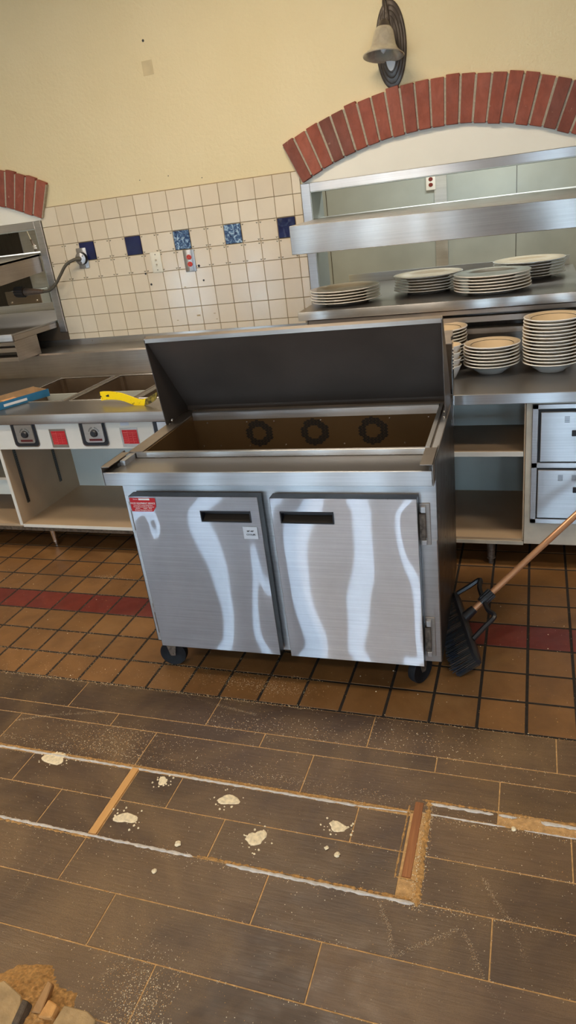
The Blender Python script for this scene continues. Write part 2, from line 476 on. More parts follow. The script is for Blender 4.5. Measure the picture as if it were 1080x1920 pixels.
# wall tiles
P = 0.111; ZT = 1.832
bmT = NB(); cl = bmT.loops.layers.color.new('rnd')
bmP = NB()
BLUE = {1: 0, 4: 0, 7: 1, 10: 1, 13: 0}
blue_tiles = []
for j in range(-0, 8):
    for i in range(-1, 15):
        x0, x1 = i*P, (i+1)*P
        z1, z0 = ZT-j*P, ZT-(j+1)*P
        if i == -1: x0 = -0.124
        if i == 14: x1 = 1.603
        if j == 7: z0 = ZT-7.36*P
        gp = 0.0016
        if j == 2 and i in BLUE:
            blue_tiles.append((i, x0, x1, z0, z1)); continue
        n0 = len(bmT.faces)
        r = random.random()
        bx(bmT, x0+gp, x1-gp, -0.008+random.uniform(-.0006, .0006), -0.001, z0+gp, z1-gp, 0.0012)
        bmT.faces.ensure_lookup_table()
        for f in bmT.faces[n0:]:
            for l in f.loops: l[cl] = (r, 0, 0, 1)
        if j in (2, 3):                                  # little printed corner leaves
            for sx in (0, 1):
                for sz in (0, 1):
                    cx_ = (x0+0.011) if sx == 0 else (x1-0.011); cz_ = (z0+0.011) if sz == 0 else (z1-0.011)
                    if x1-x0 < 0.09: continue
                    for k in (-1, 1):
                        Mx = Matrix.Translation((cx_+k*.0022, -0.0091, cz_)) @ Matrix.Rotation(k*.7, 4, 'Y')
                        bx(bmP, -.0016, .0016, -.0003, .0003, -.0042, .0042, M=Mx)
trim = struct('trim_1', box(-0.126, 1.604, -0.0035, 0.0, ZT-7.36*P, ZT+0.003), MAT['tilegrout'])
obj('wall_tiles', bmT, MAT['walltile'], trim)
obj('printed_corners', bmP, plain('olive_print', srgb(92, 84, 56), 0.5), trim)
for i, x0, x1, z0, z1 in blue_tiles:
    o = obj('accent_tile', box(x0+.003, x1-.003, -0.011, -.001, z0+.003, z1-.003, 0.002), MAT['crackle'] if BLUE[i] else MAT['bluetile'], trim)
    o['label'] = 'blue and white crackled accent tile' if BLUE[i] else 'dark navy accent tile'
# anchor holes in the wall tile
bm = NB()
for x, z, r in ((0.916, 1.399, .008), (0.932, 1.314, .006), (0.571, 1.319, .007), (.545, 1.385, .006)):
    lathe(bm, [(0, 0), (r, 0), (r*.9, .002), (r*.5, .0025), (0, .001)], 12, M=Matrix.Translation((x, -.009, z)) @ Matrix.Rotation(PI/2, 4, 'X'))
obj('screw_anchor', bm, MAT['blackplastic'], trim)
bm = NB()
for x, z, s in ((.80, 1.284, .007), (.71, 1.09, .006), (.74, 1.055, .006), (.86, 1.11, .012), (.97, 1.115, .006), (.98, 1.08, .005)):
    bx(bm, x-s, x+s, -.0092, -.0085, z-s*.4, z+s*.4)
obj('glue_marks', bm, plain('tan_glue', srgb(176, 150, 108), 0.8), trim)
# nail holes in paint
bm = NB()
for x, z, r in ((0.797, 2.572, .007), (.62, 1.905, .003), (.81, 1.905, .003), (1.02, 1.87, .003)):
    lathe(bm, [(0, 0), (r, 0), (r*.6, .0015), (0, .001)], 10, M=Matrix.Translation((x, -.0005, z)) @ Matrix.Rotation(PI/2, 4, 'X'))
obj('wall_anchor', bm, MAT['blackplastic'], wall_back)
obj('paint_patch', box(.765, .83, -.0012, 0, 2.41, 2.48), plain('patched_paint', srgb(205, 184, 142), 0.8), wall_back)

# floor
floor = struct('floor', box(X0, X1, YB, 5.0, -0.12, -0.0011), MAT['tangrout'])
YQ = -2.169
obj('tile_grout_bed', box(X0, X1, YQ, 0.0, -0.0012, -0.0007), MAT['blackgrout'], floor)
def rnd_box(bm, lay, x0, x1, y0, y1, z0, z1, bev, mat=0):
    n0 = len(bm.faces); r = random.random()
    bx(bm, x0, x1, y0, y1, z0, z1, bev, mat)
    bm.faces.ensure_lookup_table()
    for f in bm.faces[n0:]:
        for l in f.loops: l[lay] = (r, 0, 0, 1)
PF = 0.159; FX, FY = 2.682, -1.529
bm = NB(); lay = bm.loops.layers.color.new('rnd')
for b_ in range(-9, 4):
    y1 = FY-b_*PF; y0 = y1-PF
    for a in range(-36, 22):
        x0 = FX+a*PF; x1 = x0+PF
        if x1 < X0+.05 or x0 > X1-.05: continue
        gp = 0.0052
        rnd_box(bm, lay, x0+gp, x1-gp, y0+gp, y1-gp, -0.003, random.uniform(.0, .0005), 0.0008, 1 if b_ == 0 else 0)
obj('quarry_tiles', bm, [MAT['quarry'], MAT['quarryred']], floor)
# wood-look planks: rows (y_near_wall, y_far, joint x, module)
ROWS = [(-2.169, -2.320, 2.338), (-2.320, -2.387, 2.571), (-2.387, -2.549, 2.174), (-2.567, -2.695, 2.368),
        (-2.695, -2.838, 1.98), (-2.838, -2.995, 2.175), (-2.995, -3.146, 2.369), (-3.146, -3.297, 1.981)]
y = -3.297; k = 0
while y > YB+.1:
    ROWS.append((y, y-.151, 2.18+.2*(k % 3))); y -= .151; k += 1
bm = NB(); lay = bm.loops.layers.color.new('rnd')
MOD = 0.594
for ri, (ya, yb, jx) in enumerate(ROWS):
    k0 = math.floor((X0-jx)/MOD)
    x = jx+k0*MOD
    while x < X1:
        xa, xb = max(x, X0), min(x+MOD, X1)
        segs = [(xa, xb)]
        if ri in (3, 4):      # the laths interrupt these rows
            out = []
            for a, b_ in segs:
                for g0, g1 in ((1.578, 1.608), (2.524, 2.580)):
                    if a < g0 < b_ or a < g1 < b_:
                        out.append((a, min(b_, g0)))
                        a = max(a, g1)
                if b_-a > .01: out.append((a, b_))
            segs = out
        for a, b_ in segs:
            if b_-a < .008: continue
            y1, y0 = ya, yb
            if ri == 2 and a >= 2.5: y0 = -2.506
            if ri == 3 and a >= 2.5: y1 = -2.552
            gp = 0.0019
            rnd_box(bm, lay, a+gp, b_-gp, y0+gp, y1-gp, -0.003, random.uniform(.0, .0004), 0.0006)
        x += MOD
obj('plank_tiles', bm, MAT['plank'], floor)

# laths in the floor
def jag(name, bm, m, parent=None): return obj(name, bm, m, parent)
o = obj('wood_lath', box(1.581, 1.606, -2.832, -2.562, -.003, .0035, .001), MAT['woodlath'])
tag(o, 'pale pine lath lying across the dug out strip of the floor, on the left', 'lath')
o = obj('wood_lath', box(2.530, 2.555, -2.772, -2.514, -.003, .0015, .001), MAT['woodold'])
tag(o, 'brown lath set in the floor slot at the right end of the dug out strip', 'lath')

# thinset ridges along the cut strip
def ridge(bm, p0, p1, w, h, seg=0.012, wob=0.35, z=0.0):
    d = Vector((p1[0]-p0[0], p1[1]-p0[1])); L = d.length; d.normalize(); nrm = Vector((-d.y, d.x))
    n = max(2, int(L/seg)); prev = None
    for i in range(n+1):
        t = L*i/n
        ws = w*(1+random.uniform(-wob, wob)); hs = h*(1+random.uniform(-.5, .4)); off = w*random.uniform(-.12, .12)
        c = Vector(p0)+d*t+nrm*off
        e = 1 if 0 < i < n else .3
        ring = [bm.verts.new((c.x-nrm.x*ws/2*e, c.y-nrm.y*ws/2*e, z)), bm.verts.new((c.x-nrm.x*ws/5, c.y-nrm.y*ws/5, z+hs*e)),
                bm.verts.new((c.x+nrm.x*ws/5, c.y+nrm.y*ws/5, z+hs*e*.9)), bm.verts.new((c.x+nrm.x*ws/2*e, c.y+nrm.y*ws/2*e, z))]
        if prev:
            for k in range(3): bm.faces.new((prev[k], prev[k+1], ring[k+1], ring[k]))
        prev = ring
bm = NB()
ridge(bm, (0.75, -2.560), (2.36, -2.564), .009, .0025)
ridge(bm, (2.36, -2.564), (2.52, -2.556), .005, .0015)
ridge(bm, (2.575, -2.513), (2.755, -2.515), .011, .003)
ridge(bm, (2.77, -2.515), (2.82, -2.515), .009, .003)
ridge(bm, (2.885, -2.517), (3.3, -2.517), .012, .003)
ridge(bm, (2.575, -2.551), (2.79, -2.553), .006, .0015)
ridge(bm, (2.84, -2.554), (3.3, -2.552), .005, .0015)
ridge(bm, (0.8, -2.838), (1.938, -2.839), .010, .003)
ridge(bm, (2.044, -2.842), (2.575, -2.843), .011, .003)
tag(obj('thinset_ridge', bm, MAT['thinset']), 'broken pale thinset ridges edging the dug out strip of the floor', 'thinset', kind='stuff')
bm = NB()
ridge(bm, (2.571, -2.50), (2.582, -2.850), .014, .003, .006, .6)
ridge(bm, (2.515, -2.53), (2.513, -2.78), .005, .002, .006, .6)
ridge(bm, (2.515, -2.776), (2.565, -2.776), .005, .002, .006, .6)
for (a, b_) in (((.75, -2.5515), (2.53, -2.5535)), ((2.55, -2.503), (3.3, -2.507)), ((.75, -2.846), (1.60, -2.847)), ((1.95, -2.834), (2.57, -2.833))):
    ridge(bm, a, b_, .007, .0016, .006, .9)
tag(obj('sawdust_ridge', bm, MAT['sawdust']), 'orange tan sawdust lines drifted along the dug out strip', 'sawdust', kind='stuff')

# irregular blobs of thinset left on the planks
def blob(bm, cx, cy, r, h=0.002, n=14, sx=1.0, ang=0):
    ring = []; top = []
    for k in range(n):
        a = 2*PI*k/n; rr = r*(1+.16*math.sin(2*a+r*900)+.13*math.sin(3*a+r*400)+random.uniform(-.09, .09))
        x_, y_ = rr*math.cos(a)*sx, rr*math.sin(a)
        xr, yr = x_*math.cos(ang)-y_*math.sin(ang), x_*math.sin(ang)+y_*math.cos(ang)
        ring.append(bm.verts.new((cx+xr, cy+yr, 0))); top.append(bm.verts.new((cx+xr*.8, cy+yr*.8, h*random.uniform(.6, 1.2))))
    for k in range(n): bm.faces.new((ring[k], ring[(k+1) % n], top[(k+1) % n], top[k]))
    bm.faces.new(top)
PATCH = [((2.098, -2.739, .028, 1.0), 'largest round patch of dried thinset on the dug out strip'),
         ((1.963, -2.623, .022, 1.5), 'smeared patch of dried thinset near the upper edge of the dug out strip'),
         ((2.323, -2.651, .018, 1.6), 'cream patch of dried thinset left of the brown floor slot'),
         ((1.713, -2.594, .018, 1.0), 'pale thinset patch just right of the pine lath, upper plank'),
         ((1.668, -2.757, .022, 1.7), 'crumbly thinset patch right of the pine lath, lower plank'),
         ((1.270, -2.576, .026, 2.0), 'flat cream thinset smear left of the pine lath at the strip edge')]
for (x_, y_, r_, s_), lab in PATCH:
    bm = NB(); blob(bm, x_, y_, r_, .0016, 18, s_)
    for _ in range(16):
        a = random.uniform(0, 2*PI); d = r_*random.uniform(1.0, 2.0)
        blob(bm, x_+d*math.cos(a)*s_, y_+d*math.sin(a), random.uniform(.0012, .0045), .0012, 7)
    tag(obj('thinset_patch', bm, MAT['crumb']), lab, 'thinset')

# loose debris flakes
def chip(bm, x_, y_, s, z=0.0, mi=0):
    n = random.choice((3, 4, 4, 5)); h = s*random.uniform(.3, .8); a0 = random.uniform(0, 6.28)
    base = [bm.verts.new((x_+s*random.uniform(.6, 1.1)*math.cos(a0+2*PI*k/n), y_+s*random.uniform(.5, 1)*math.sin(a0+2*PI*k/n), z)) for k in range(n)]
    t = bm.verts.new((x_+s*random.uniform(-.3, .3), y_+s*random.uniform(-.3, .3), z+h))
    for k in range(n):
        f = bm.faces.new((base[k], base[(k+1) % n], t)); f.material_index = mi
ARCS = [[(2.738, -2.728), (2.775, -2.79), (2.815, -2.839), (2.848, -2.926)] ,
        [(2.701, -2.887), (2.733, -2.94), (2.755, -2.992), (2.786, -3.027), (2.817, -3.076)] ,
        [(2.38, -3.097), (2.446, -3.049), (2.504, -3.019), (2.596, -2.953), (2.691, -2.885)] ,
        [(2.485, -2.856), (2.525, -2.921), (2.542, -2.98)] ,
        [(1.859, -3.205), (1.905, -3.153), (1.966, -3.097)] ,
        [(1.488, -3.086), (1.506, -3.014), (1.514, -2.921)] ,
        [(1.552, -2.173), (1.773, -2.213), (1.909, -2.234)] ,
        [(0.988, -2.428), (1.122, -2.373), (1.329, -2.322)] ,]
bm = NB()
def put(x_, y_, s):
    chip(bm, x_, y_, s, 0, 0 if random.random() < .55 else 1)
for _ in range(5200):                           # everywhere on the planks
    x_, y_ = random.uniform(.7, 3.2), random.uniform(-3.45, -2.17)
    put(x_, y_, random.uniform(.0006, .0019))
for _ in range(1900):                           # quarry tiles
    x_, y_ = random.uniform(.0, 3.1), random.uniform(-2.17, -1.2)
    put(x_, y_, random.uniform(.0006, .0020) if random.random() < .95 else .0035)
for ya, yb, jx in ROWS[:9]:                     # grains caught along joints
    for _ in range(420):
        put(random.uniform(.7, 3.2), ya+random.gauss(0, .004), random.uniform(.0008, .0020))
for yl, n_ in ((-2.169, 900), (-2.01, 260), (-1.85, 120)):
    for _ in range(n_): put(random.uniform(.5, 2.1), yl+random.gauss(0, .005), random.uniform(.001, .0024))
for yl in (-2.553, -2.843, -2.51):
    for _ in range(1500): put(random.uniform(.7, 3.1), yl+random.gauss(0, .010), random.uniform(.0007, .0020))
for _ in range(900): put(2.574+random.gauss(0, .011), random.uniform(-2.86, -2.5), random.uniform(.0008, .0022))
for cx_, cy_, sx_, sy_, n_ in ((1.45, -2.45, .14, .05, 1100), (1.95, -2.30, .2, .04, 700), (2.5, -2.25, .15, .04, 350), (1.74, -2.06, .14, .025, 650), (1.93, -2.08, .08, .02, 450),
                               (2.1, -2.50, .3, .05, 500), (1.3, -2.95, .2, .06, 400), (1.93, -3.20, .06, .07, 900), (2.00, -3.26, .04, .06, 900), (1.15, -2.1, .3, .03, 300), (.75, -1.36, .06, .015, 160)):
    for _ in range(n_): put(random.gauss(cx_, sx_), random.gauss(cy_, sy_), random.uniform(.0007, .0022))
for arc in ARCS:
    for k in range(len(arc)-1):
        (xa, ya), (xb, yb) = arc[k], arc[k+1]
        n_ = int(2600*math.hypot(xb-xa, yb-ya))
        for _ in range(n_):
            t = random.random(); put(xa+(xb-xa)*t+random.gauss(0, .004), ya+(yb-ya)*t+random.gauss(0, .004), random.uniform(.0005, .0011))
for _ in range(2600):                           # dust caught in the left grout lines
    if random.random() < .5: x_, y_ = FX+random.randint(-18, -5)*PF+random.gauss(0, .003), random.uniform(-2.16, -1.3)
    else: x_, y_ = random.uniform(-.1, 1.9), FY-random.randint(0, 4)*PF+random.gauss(0, .003)
    put(x_, y_, random.uniform(.0007, .0016))
tag(obj('sawdust_grains', bm, [MAT['crumb'], MAT['sawdust']]), 'scattered tan sawdust grains and crumbs over the tiled floor', 'debris', kind='stuff')
CR = [((2.812, -2.557, .008), 'white crumb beside the right cut in the plank floor'), ((1.850, -2.909, .008), 'white crumb on the plank below the dug out strip'),
      ((1.877, -2.811, .010), 'yellowish crumb in the lower edge of the dug out strip'), ((2.31, -2.73, .007), 'small cream crumb right of the round thinset patch'),
      ((2.345, -2.745, .009), 'curled cream crumb at the right part of the dug out strip')]
for (x_, y_, r_), lab in CR:
    bm = NB(); r = bmesh.ops.create_icosphere(bm, subdivisions=2, radius=r_)
    for v_ in r['verts']: v_.co *= random.uniform(.75, 1.15); v_.co.z *= .45
    tag(obj('crumb', bm, MAT['crumb'], loc=(x_, y_, r_*.35)), lab, 'crumb')

# rubble heap at lower left
HX, HY = 1.70, -3.33
bm = NB()
nx, ny = 70, 46
grid = []
for i in range(nx+1):
    row = []
    for j in range(ny+1):
        x_ = HX-.30+.60*i/nx; y_ = HY-.20+.32*j/ny
        dx, dy = (x_-HX+.03)/.20, (y_-HY+.03)/.125
        an = math.atan2(dy, dx)
        r2 = (dx*dx+dy*dy)*(1+.22*math.sin(3*an+1)+.12*math.sin(7*an)+.08*math.sin(13*an))
        h = .034*max(0, 1-r2)**.8+.004*math.sin(37*x_+11*y_)*math.cos(29*y_)
        h += random.uniform(-.004, .004)
        row.append(bm.verts.new((x_, y_, max(-.003, h*(1 if r2 < 1 else 0)-(.003 if r2 > 1 else 0)))))
    grid.append(row)
for i in range(nx):
    for j in range(ny):
        bm.faces.new((grid[i][j], grid[i+1][j], grid[i+1][j+1], grid[i][j+1]))
tag(obj('sawdust_heap', bm, MAT['sawdust']), 'orange tan heap of sawdust in the bottom left corner of the floor', 'sawdust', kind='stuff')
def chunk(name, pts, z0, z1, m, lab, tilt=(0, 0), loc=(0, 0)):
    bm = NB(); prism(bm, pts, z0, z1, 'z')
    bmesh.ops.bevel(bm, geom=list(bm.edges), offset=.0025, segments=1, affect='EDGES')
    o = obj(name, bm, m, loc=(loc[0], loc[1], 0), rot=(tilt[0], tilt[1], 0)); tag(o, lab, 'rubble'); return o
RUB = rndmat('broken_tile_body', [srgb(176, 132, 84), srgb(150, 112, 74)], 0.9, 18, (1, 1, 1), None, .5)
RUB2 = plain('grey_mortar_slab', srgb(176, 146, 104), 0.9, 0, 0.25, 25, bumpy=.5)
chunk('tile_fragment', [(-.07, -.06), (.05, -.075), (.045, -.02), (.01, .035), (-.05, .05), (-.09, .01)], .02, .045, RUB2, 'largest broken slab on the sawdust heap, cut by the left frame edge', (.12, .2), (1.70, -3.345))
chunk('tile_fragment', [(-.045, -.03), (.045, -.035), (.05, .012), (.02, .022), (-.04, .018)], .018, .030, RUB2, 'flat grey tan tile piece at the right end of the sawdust heap', (.1, .1), (1.865, -3.318))
chunk('tile_fragment', [(-.012, -.035), (.014, -.03), (.008, .03), (-.006, .034)], .022, .044, RUB, 'narrow upright tile sliver in the middle of the sawdust heap', (.3, .1), (1.765, -3.29))
chunk('tile_fragment', [(-.02, -.018), (.018, -.014), (.02, .012), (-.012, .02)], .02, .04, plain('orange_chip', srgb(205, 150, 88), .9, 0, .2, 30, bumpy=.4), 'small orange tan chip between the sliver and the flat tile piece', (.2, -.2), (1.805, -3.315))
chunk('tile_fragment', [(-.008, -.03), (.01, -.028), (.008, .02), (-.01, .022)], .022, .05, MAT['skirt'], 'dark brown shard beside the narrow sliver on the sawdust heap', (.2, -.1), (1.745, -3.335))

# ceiling and other walls
struct('ceiling', box(X0, X1, YB, WT, ZC, ZC+.1), MAT['ceiling'])
struct('wall_left', box(X0-.15, X0, YB, WT, 0, ZC), MAT['wall'])
struct('wall_right', box(X1, X1+.15, YB, WT, 0, ZC), MAT['roomwall'])
# wall behind the camera, with tall daylight windows
WIN = [(-2.9, -2.4), (-1.62, -1.25), (-.46, -.14), (.20, .40), (.60, .96), (1.20, 1.50), (1.78, 1.98), (2.9, 3.4), (3.9, 4.5), (5.1, 5.6)]  # spaced to shape the door streaks; outer windows added for ambient light
bm = NB()
ex = [X0]+[e for w in WIN for e in w]+[X1]
for i in range(len(ex)-1):
    if i % 2 == 0: bx(bm, ex[i], ex[i+1], YB-.15, YB, 0, ZC)
    else:
        bx(bm, ex[i], ex[i+1], YB-.15, YB, 0, .08); bx(bm, ex[i], ex[i+1], YB-.15, YB, 2.75, ZC)
struct('wall_front', bm, MAT['roomwall'])
SKY = emis('bright_daylit_glazing', (0.53, 0.77, 1.0, 1), 16.0)
SKY2 = emis('dimmed_upper_glazing', (0.75, 0.82, 0.85, 1), 2.2)  # upper panes made dimmer so the steel shelf fronts reflect less
FRM = plain('dark_window_frame', srgb(58, 46, 38), 0.5)
for i, (a, b_) in enumerate(WIN):
    w = empty('window_%d' % (i+3), (0, 0, 0)); w['kind'] = 'structure'
    obj('window_pane', box(a, b_, YB-.10, YB-.09, .08, 1.05), SKY, w)
    obj('window_pane', box(a, b_, YB-.10, YB-.09, 1.05, 2.75), SKY2, w)
    bm = NB()
    for xx in (a+.015, b_-.015): bx(bm, xx-.015, xx+.015, YB-.07, YB-.01, .08, 2.75)
    for zz in (.10, 1.05, 2.73): bx(bm, a, b_, YB-.07, YB-.01, zz-.02, zz+.02)
    obj('window_frame', bm, FRM, w)

# far kitchen seen through the openings
struct('wall_kitchen', box(X0, X1, 2.0, 2.1, 0, 2.9), MAT['steel_wall'])
struct('ceiling_kitchen', box(X0, X1, WT, 2.1, 2.6, 2.7), MAT['ceiling'])
struct('wall_kitchen_left', box(X0-.1, X0, WT, 2.1, 0, 2.7), MAT['steel_wall'])
struct('wall_kitchen_right', box(X1, X1+.1, WT, 2.1, 0, 2.7), MAT['steel_wall'])
wk = struct('trim_2', box(2.08, 2.175, 1.985, 2.0, .9, 2.6), MAT['white_steel'])
bm = NB()
for xx in (1.2, 2.69): bx(bm, xx, xx+.004, 1.997, 2.0, .9, 2.6)
obj('sheet_seam', bm, MAT['steel_dark'], wk)
struct('trim_3', box(-3.1, -1.86, 1.97, 2.0, .2, 2.6), MAT['steel_dark'])
struct('trim_4', box(-1.86, -1.2, 1.975, 2.0, .2, 2.6), MAT['white_steel'])

# ------------------------------------------------------------------ pass-through frames
for wi, (a, b_, z0, z1) in enumerate(PT):
    w = empty('window_%d' % (2-wi), (0, 0, 0)); w['kind'] = 'structure'
    bm = NB()
    f = .052
    bx(bm, a-f, a, -.014, 0, z0-.06, z1+.045, .002); bx(bm, b_, b_+f, -.014, 0, z0-.06, z1+.045, .002)
    bx(bm, a, b_, -.014, 0, z1, z1+.045, .002)
    obj('window_frame', bm, MAT['steel_cool'], w)
    bm = NB()
    bx(bm, a-.001, a+.003, -.012, WT+.005, z0, z1); bx(bm, b_-.003, b_+.001, -.012, WT+.005, z0, z1); bx(bm, a, b_, -.012, WT+.005, z1-.003, z1+.001)
    obj('jamb_lining', bm, MAT['steel_wall'], w)
    # apron of sheet steel below the opening
    obj('apron_panel', box(a-.05, b_+.06, -.006, 0, 1.0, z0), MAT['apron'], w)

# ------------------------------------------------------------------ over shelves, plate shelves, slat racks
def overshelf(x0, x1, yf, zl, zr, label):
    root = thing('over_shelf', label, 'shelf', ((x0+x1)/2, 0, zl))
    cx = (x0+x1)/2
    bm = NB()
    def Z(x, y): # top height: falls slightly to the front right
        t = (x-x0)/(x1-x0); s = (y-yf)/(.2-yf)
        return (zl+(zr-zl)*t)*(1-s)+1.583*s - zl
    def quadstrip(y0_, y1_, dz0, dz1):
        v = [bm.verts.new((x-cx, y, Z(x, y)+d)) for (x, y, d) in ((x0, y0_, dz0), (x1, y0_, dz0), (x1, y1_, dz1), (x0, y1_, dz1))]
        return v
    t = quadstrip(yf, .19, 0, 0); u = quadstrip(yf, .19, -.014, -.014)
    bm.faces.new(t); bm.faces.new(u[::-1])
    for k in range(4): bm.faces.new((t[k], u[k], u[(k+1) % 4], t[(k+1) % 4]))
    obj('shelf_top', bm, MAT['white_steel'], root)
    bm = NB()
    hl = .137; hr = .122
    a = [(x0, yf, 0), (x1, yf, 0), (x1, yf, -hr), (x0, yf, -hl)]
    fr = [bm.verts.new((x-cx, y-.004, Z(x, y)+d+.001)) for x, y, d in a]
    bk = [bm.verts.new((x-cx, y+.012, Z(x, y)+d-(.001 if d == 0 else 0))) for x, y, d in a]
    bm.faces.new(fr[::-1]); bm.faces.new(bk)
    for k in range(4): bm.faces.new((fr[k], fr[(k+1) % 4], bk[(k+1) % 4], bk[k]))
    bmesh.ops.recalc_face_normals(bm, faces=bm.faces)
    bmesh.ops.bevel(bm, geom=list(bm.edges), offset=.002, segments=1, affect='EDGES')
    obj('front_apron', bm, MAT['steel'], root)
    for x, s in ((x0, 1), (x1, -1)):
        h = hl if s == 1 else hr
        bm = NB()
        xa, xb = sorted((x-cx, x-cx+s*.004))
        prism(bm, [(yf+.013, Z(x, yf)-h), (-.018, Z(x, -.018)-h+.012), (-.018, Z(x, -.018)-.002), (yf+.013, Z(x, yf)-.002)], xa, xb, 'x')
        obj('end_panel', bm, MAT['steel_warm'], root)
    return root
overshelf(1.667, 3.05, -.48, 1.572, 1.549, 'deep stainless over-shelf with a tall front apron above the dinner plate stacks')
overshelf(-1.49, -.192, -.48, 1.553, 1.553, 'stainless over-shelf cut by the left frame edge behind the hanging cord connector')

def pass_shelf(x0, x1, yf, yb, zt, label, m):
    root = thing('pass_shelf', label, 'shelf', ((x0+x1)/2, 0, zt))
    cx = (x0+x1)/2
    bm = NB(); bx(bm, x0-cx, x1-cx, yf, yb, -.012, 0, .0015)
    obj('shelf_top', bm, MAT['steel_top'], root)
    bm = NB(); bx(bm, x0-cx-.001, x1-cx+.001, yf-.012, yf, -.045, .001, .004, seg=2)
    obj('front_edge', bm, m, root, smooth=True)
    for xa in (x0-cx-.002, x1-cx-.002):
        obj('side_edge', box(xa, xa+.004, yf+.001, -.016, -.044, -.012), MAT['steel_warm'], root)
    obj('back_lip', box(x0-cx+.02, x1-cx-.02, yb-.006, yb, 0, .055), MAT['white_steel'], root)
    return root
pass_shelf(1.662, 3.05, -.468, .62, 1.150, 'stainless plate shelf carrying four stacks of white dinner plates', MAT['steel'])
pass_shelf(-1.49, -.192, -.468, .62, 1.150, 'stainless pass shelf at the left edge, empty, beside the steam table backsplash', MAT['steel_warm'])

def slat_rack(x0, x1, label, m):
    cx = (x0+x1)/2
    root = thing('slat_rack', label, 'rack', (cx, 0, .96))
    a, b_ = x0-cx, x1-cx
    for xx in (a, b_-.004):
        bm = NB(); bx(bm, xx, xx+.004, -.46, -.235, .02, .143); obj('end_panel', bm, MAT['steel_warm'], root)
    for z_, h_, y_ in ((.118, .020, -.452), (.078, .026, -.455), (.020, .024, -.452)):
        bm = NB()
        prism(bm, [(y_, z_), (y_+.004, z_-.002), (y_+.05, z_+h_-.006), (y_+.05, z_+h_), (y_, z_+h_)], a+.004, b_-.004, 'x')
        obj('slat', bm, m, root)
    obj('back_plate', box(a+.004, b_-.004, -.24, -.236, .0, .14), MAT['steel_dark'], root)
slat_rack(1.70, 3.03, 'dark slatted steel rack hung under the plate shelf', MAT['steel_warm'])
slat_rack(-1.47, -.20, 'slatted steel rack hung under the empty left pass shelf', MAT['steel_warm'])

# ------------------------------------------------------------------ china
def plate_profile(R, h):
    # white dinner plate: foot, well, rim and its thickness
    return [(0, .004), (R*.55, .004), (R*.57, 0), (R*.61, 0), (R*.63, .005), (R*.80, h*.55), (R*.97, h*.92), (R, h), (R*.995, h+.003), (R*.965, h+.0035),
            (R*.78, h*.62+.003), (R*.66, .0085), (R*.5, .0075), (0, .0075)]
def make_plate(R, h):
    bm = NB(); pr = plate_profile(R, h)
    mats = [0]*(len(pr)-1)
    for k in range(9, len(pr)-1): mats[k] = 1
    lathe(bm, pr, 56, mats=mats)
    bmesh.ops.recalc_face_normals(bm, faces=bm.faces)
    me = bpy.data.meshes.new('dinner_plate'); bm.to_mesh(me); bm.free()
    me.materials.append(MAT['china']); me.materials.append(MAT['china_in'])
    for p in me.polygons: p.use_smooth = True
    return me
ORD = ['lowest', 'second from the bottom', 'third from the bottom', 'fourth from the bottom', 'fifth from the bottom', 'sixth from the bottom', 'seventh from the bottom',
       'eighth from the bottom', 'ninth from the bottom', 'tenth from the bottom', 'eleventh from the bottom', 'twelfth from the bottom', 'thirteenth from the bottom', 'fourteenth from the bottom', 'fifteenth from the bottom']
STK = [(1.87, -.25, .190, 5, 'leftmost plate stack', 'plates in the leftmost stack of the plate shelf', .0145),
       (2.29, -.06, .186, 6, 'second plate stack from left', 'plates in the second stack of the plate shelf', .0142),
       (2.63, -.26, .190, 6, 'front right plate stack', 'plates in the third stack of the plate shelf', .0145),
       (2.80, .165, .190, 6, 'rear right plate stack', 'plates in the rear right stack of the plate shelf', .0145)]
for (x_, y_, R_, n_, where, grp, dz) in STK:
    me = make_plate(R_, .022)
    for k in range(n_):
        o = bpy.data.objects.new('dinner_plate', me)
        o.location = (x_+random.uniform(-.004, .004), y_+random.uniform(-.004, .004), 1.1508+k*dz)
        link(o)
        w = 'topmost' if k == n_-1 else ORD[k]
        tag(o, 'white dinner plate, %s of %s' % (w, where), 'plate', grp)

def bowl_profile(R, h):
    return [(0, .004), (R*.40, .004), (R*.42, 0), (R*.47, 0), (R*.49, .005), (R*.66, h*.45), (R*.78, h*.80), (R*.98, h*.98), (R, h+.001), (R*.995, h+.005), (R*.97, h+.0055),
            (R*.95, h+.005), (R*.76, h*.86+.004), (R*.745, h*.84+.003), (R*.62, h*.40+.004), (R*.45, .0095), (0, .0085)]
def make_bowl(R, h):
    bm = NB(); pr = bowl_profile(R, h)
    mats = [0]*(len(pr)-1)
    mats[7] = 2; mats[6] = 0
    for k in range(10, len(pr)-1): mats[k] = 1
    mats[10] = 2 if False else 1; mats[12] = 2; mats[10] = 1
    lathe(bm, pr, 48, mats=mats)
    bmesh.ops.recalc_face_normals(bm, faces=bm.faces)
    me = bpy.data.meshes.new('soup_bowl'); bm.to_mesh(me); bm.free()
    for q_ in ('china', 'china_in', 'rim_shade_band'): me.materials.append(MAT[q_])
    for p in me.polygons: p.use_smooth = True
    return me
me = make_bowl(.127, .044)
for (x_, y_, n_, where, grp, dz) in ((2.652, -.69, 7, 'the short bowl stack', 'soup bowls in the short stack', .0150),
                                     (2.915, -.70, 14, 'the tall bowl stack', 'soup bowls in the tall stack', .0150),
                                     (2.405, -.56, 11, 'the half hidden bowl stack', 'soup bowls in the half hidden stack', .0150)):
    for k in range(n_):
        o = bpy.data.objects.new('soup_bowl', me)
        o.location = (x_+random.uniform(-.0025, .0025), y_+random.uniform(-.0025, .0025), .8457+k*dz); link(o)
        w = 'topmost' if k == n_-1 else ORD[k]
        tag(o, 'shade-banded white soup bowl, %s of %s' % (w, where), 'bowl', grp)
bm = NB()
R_ = .062
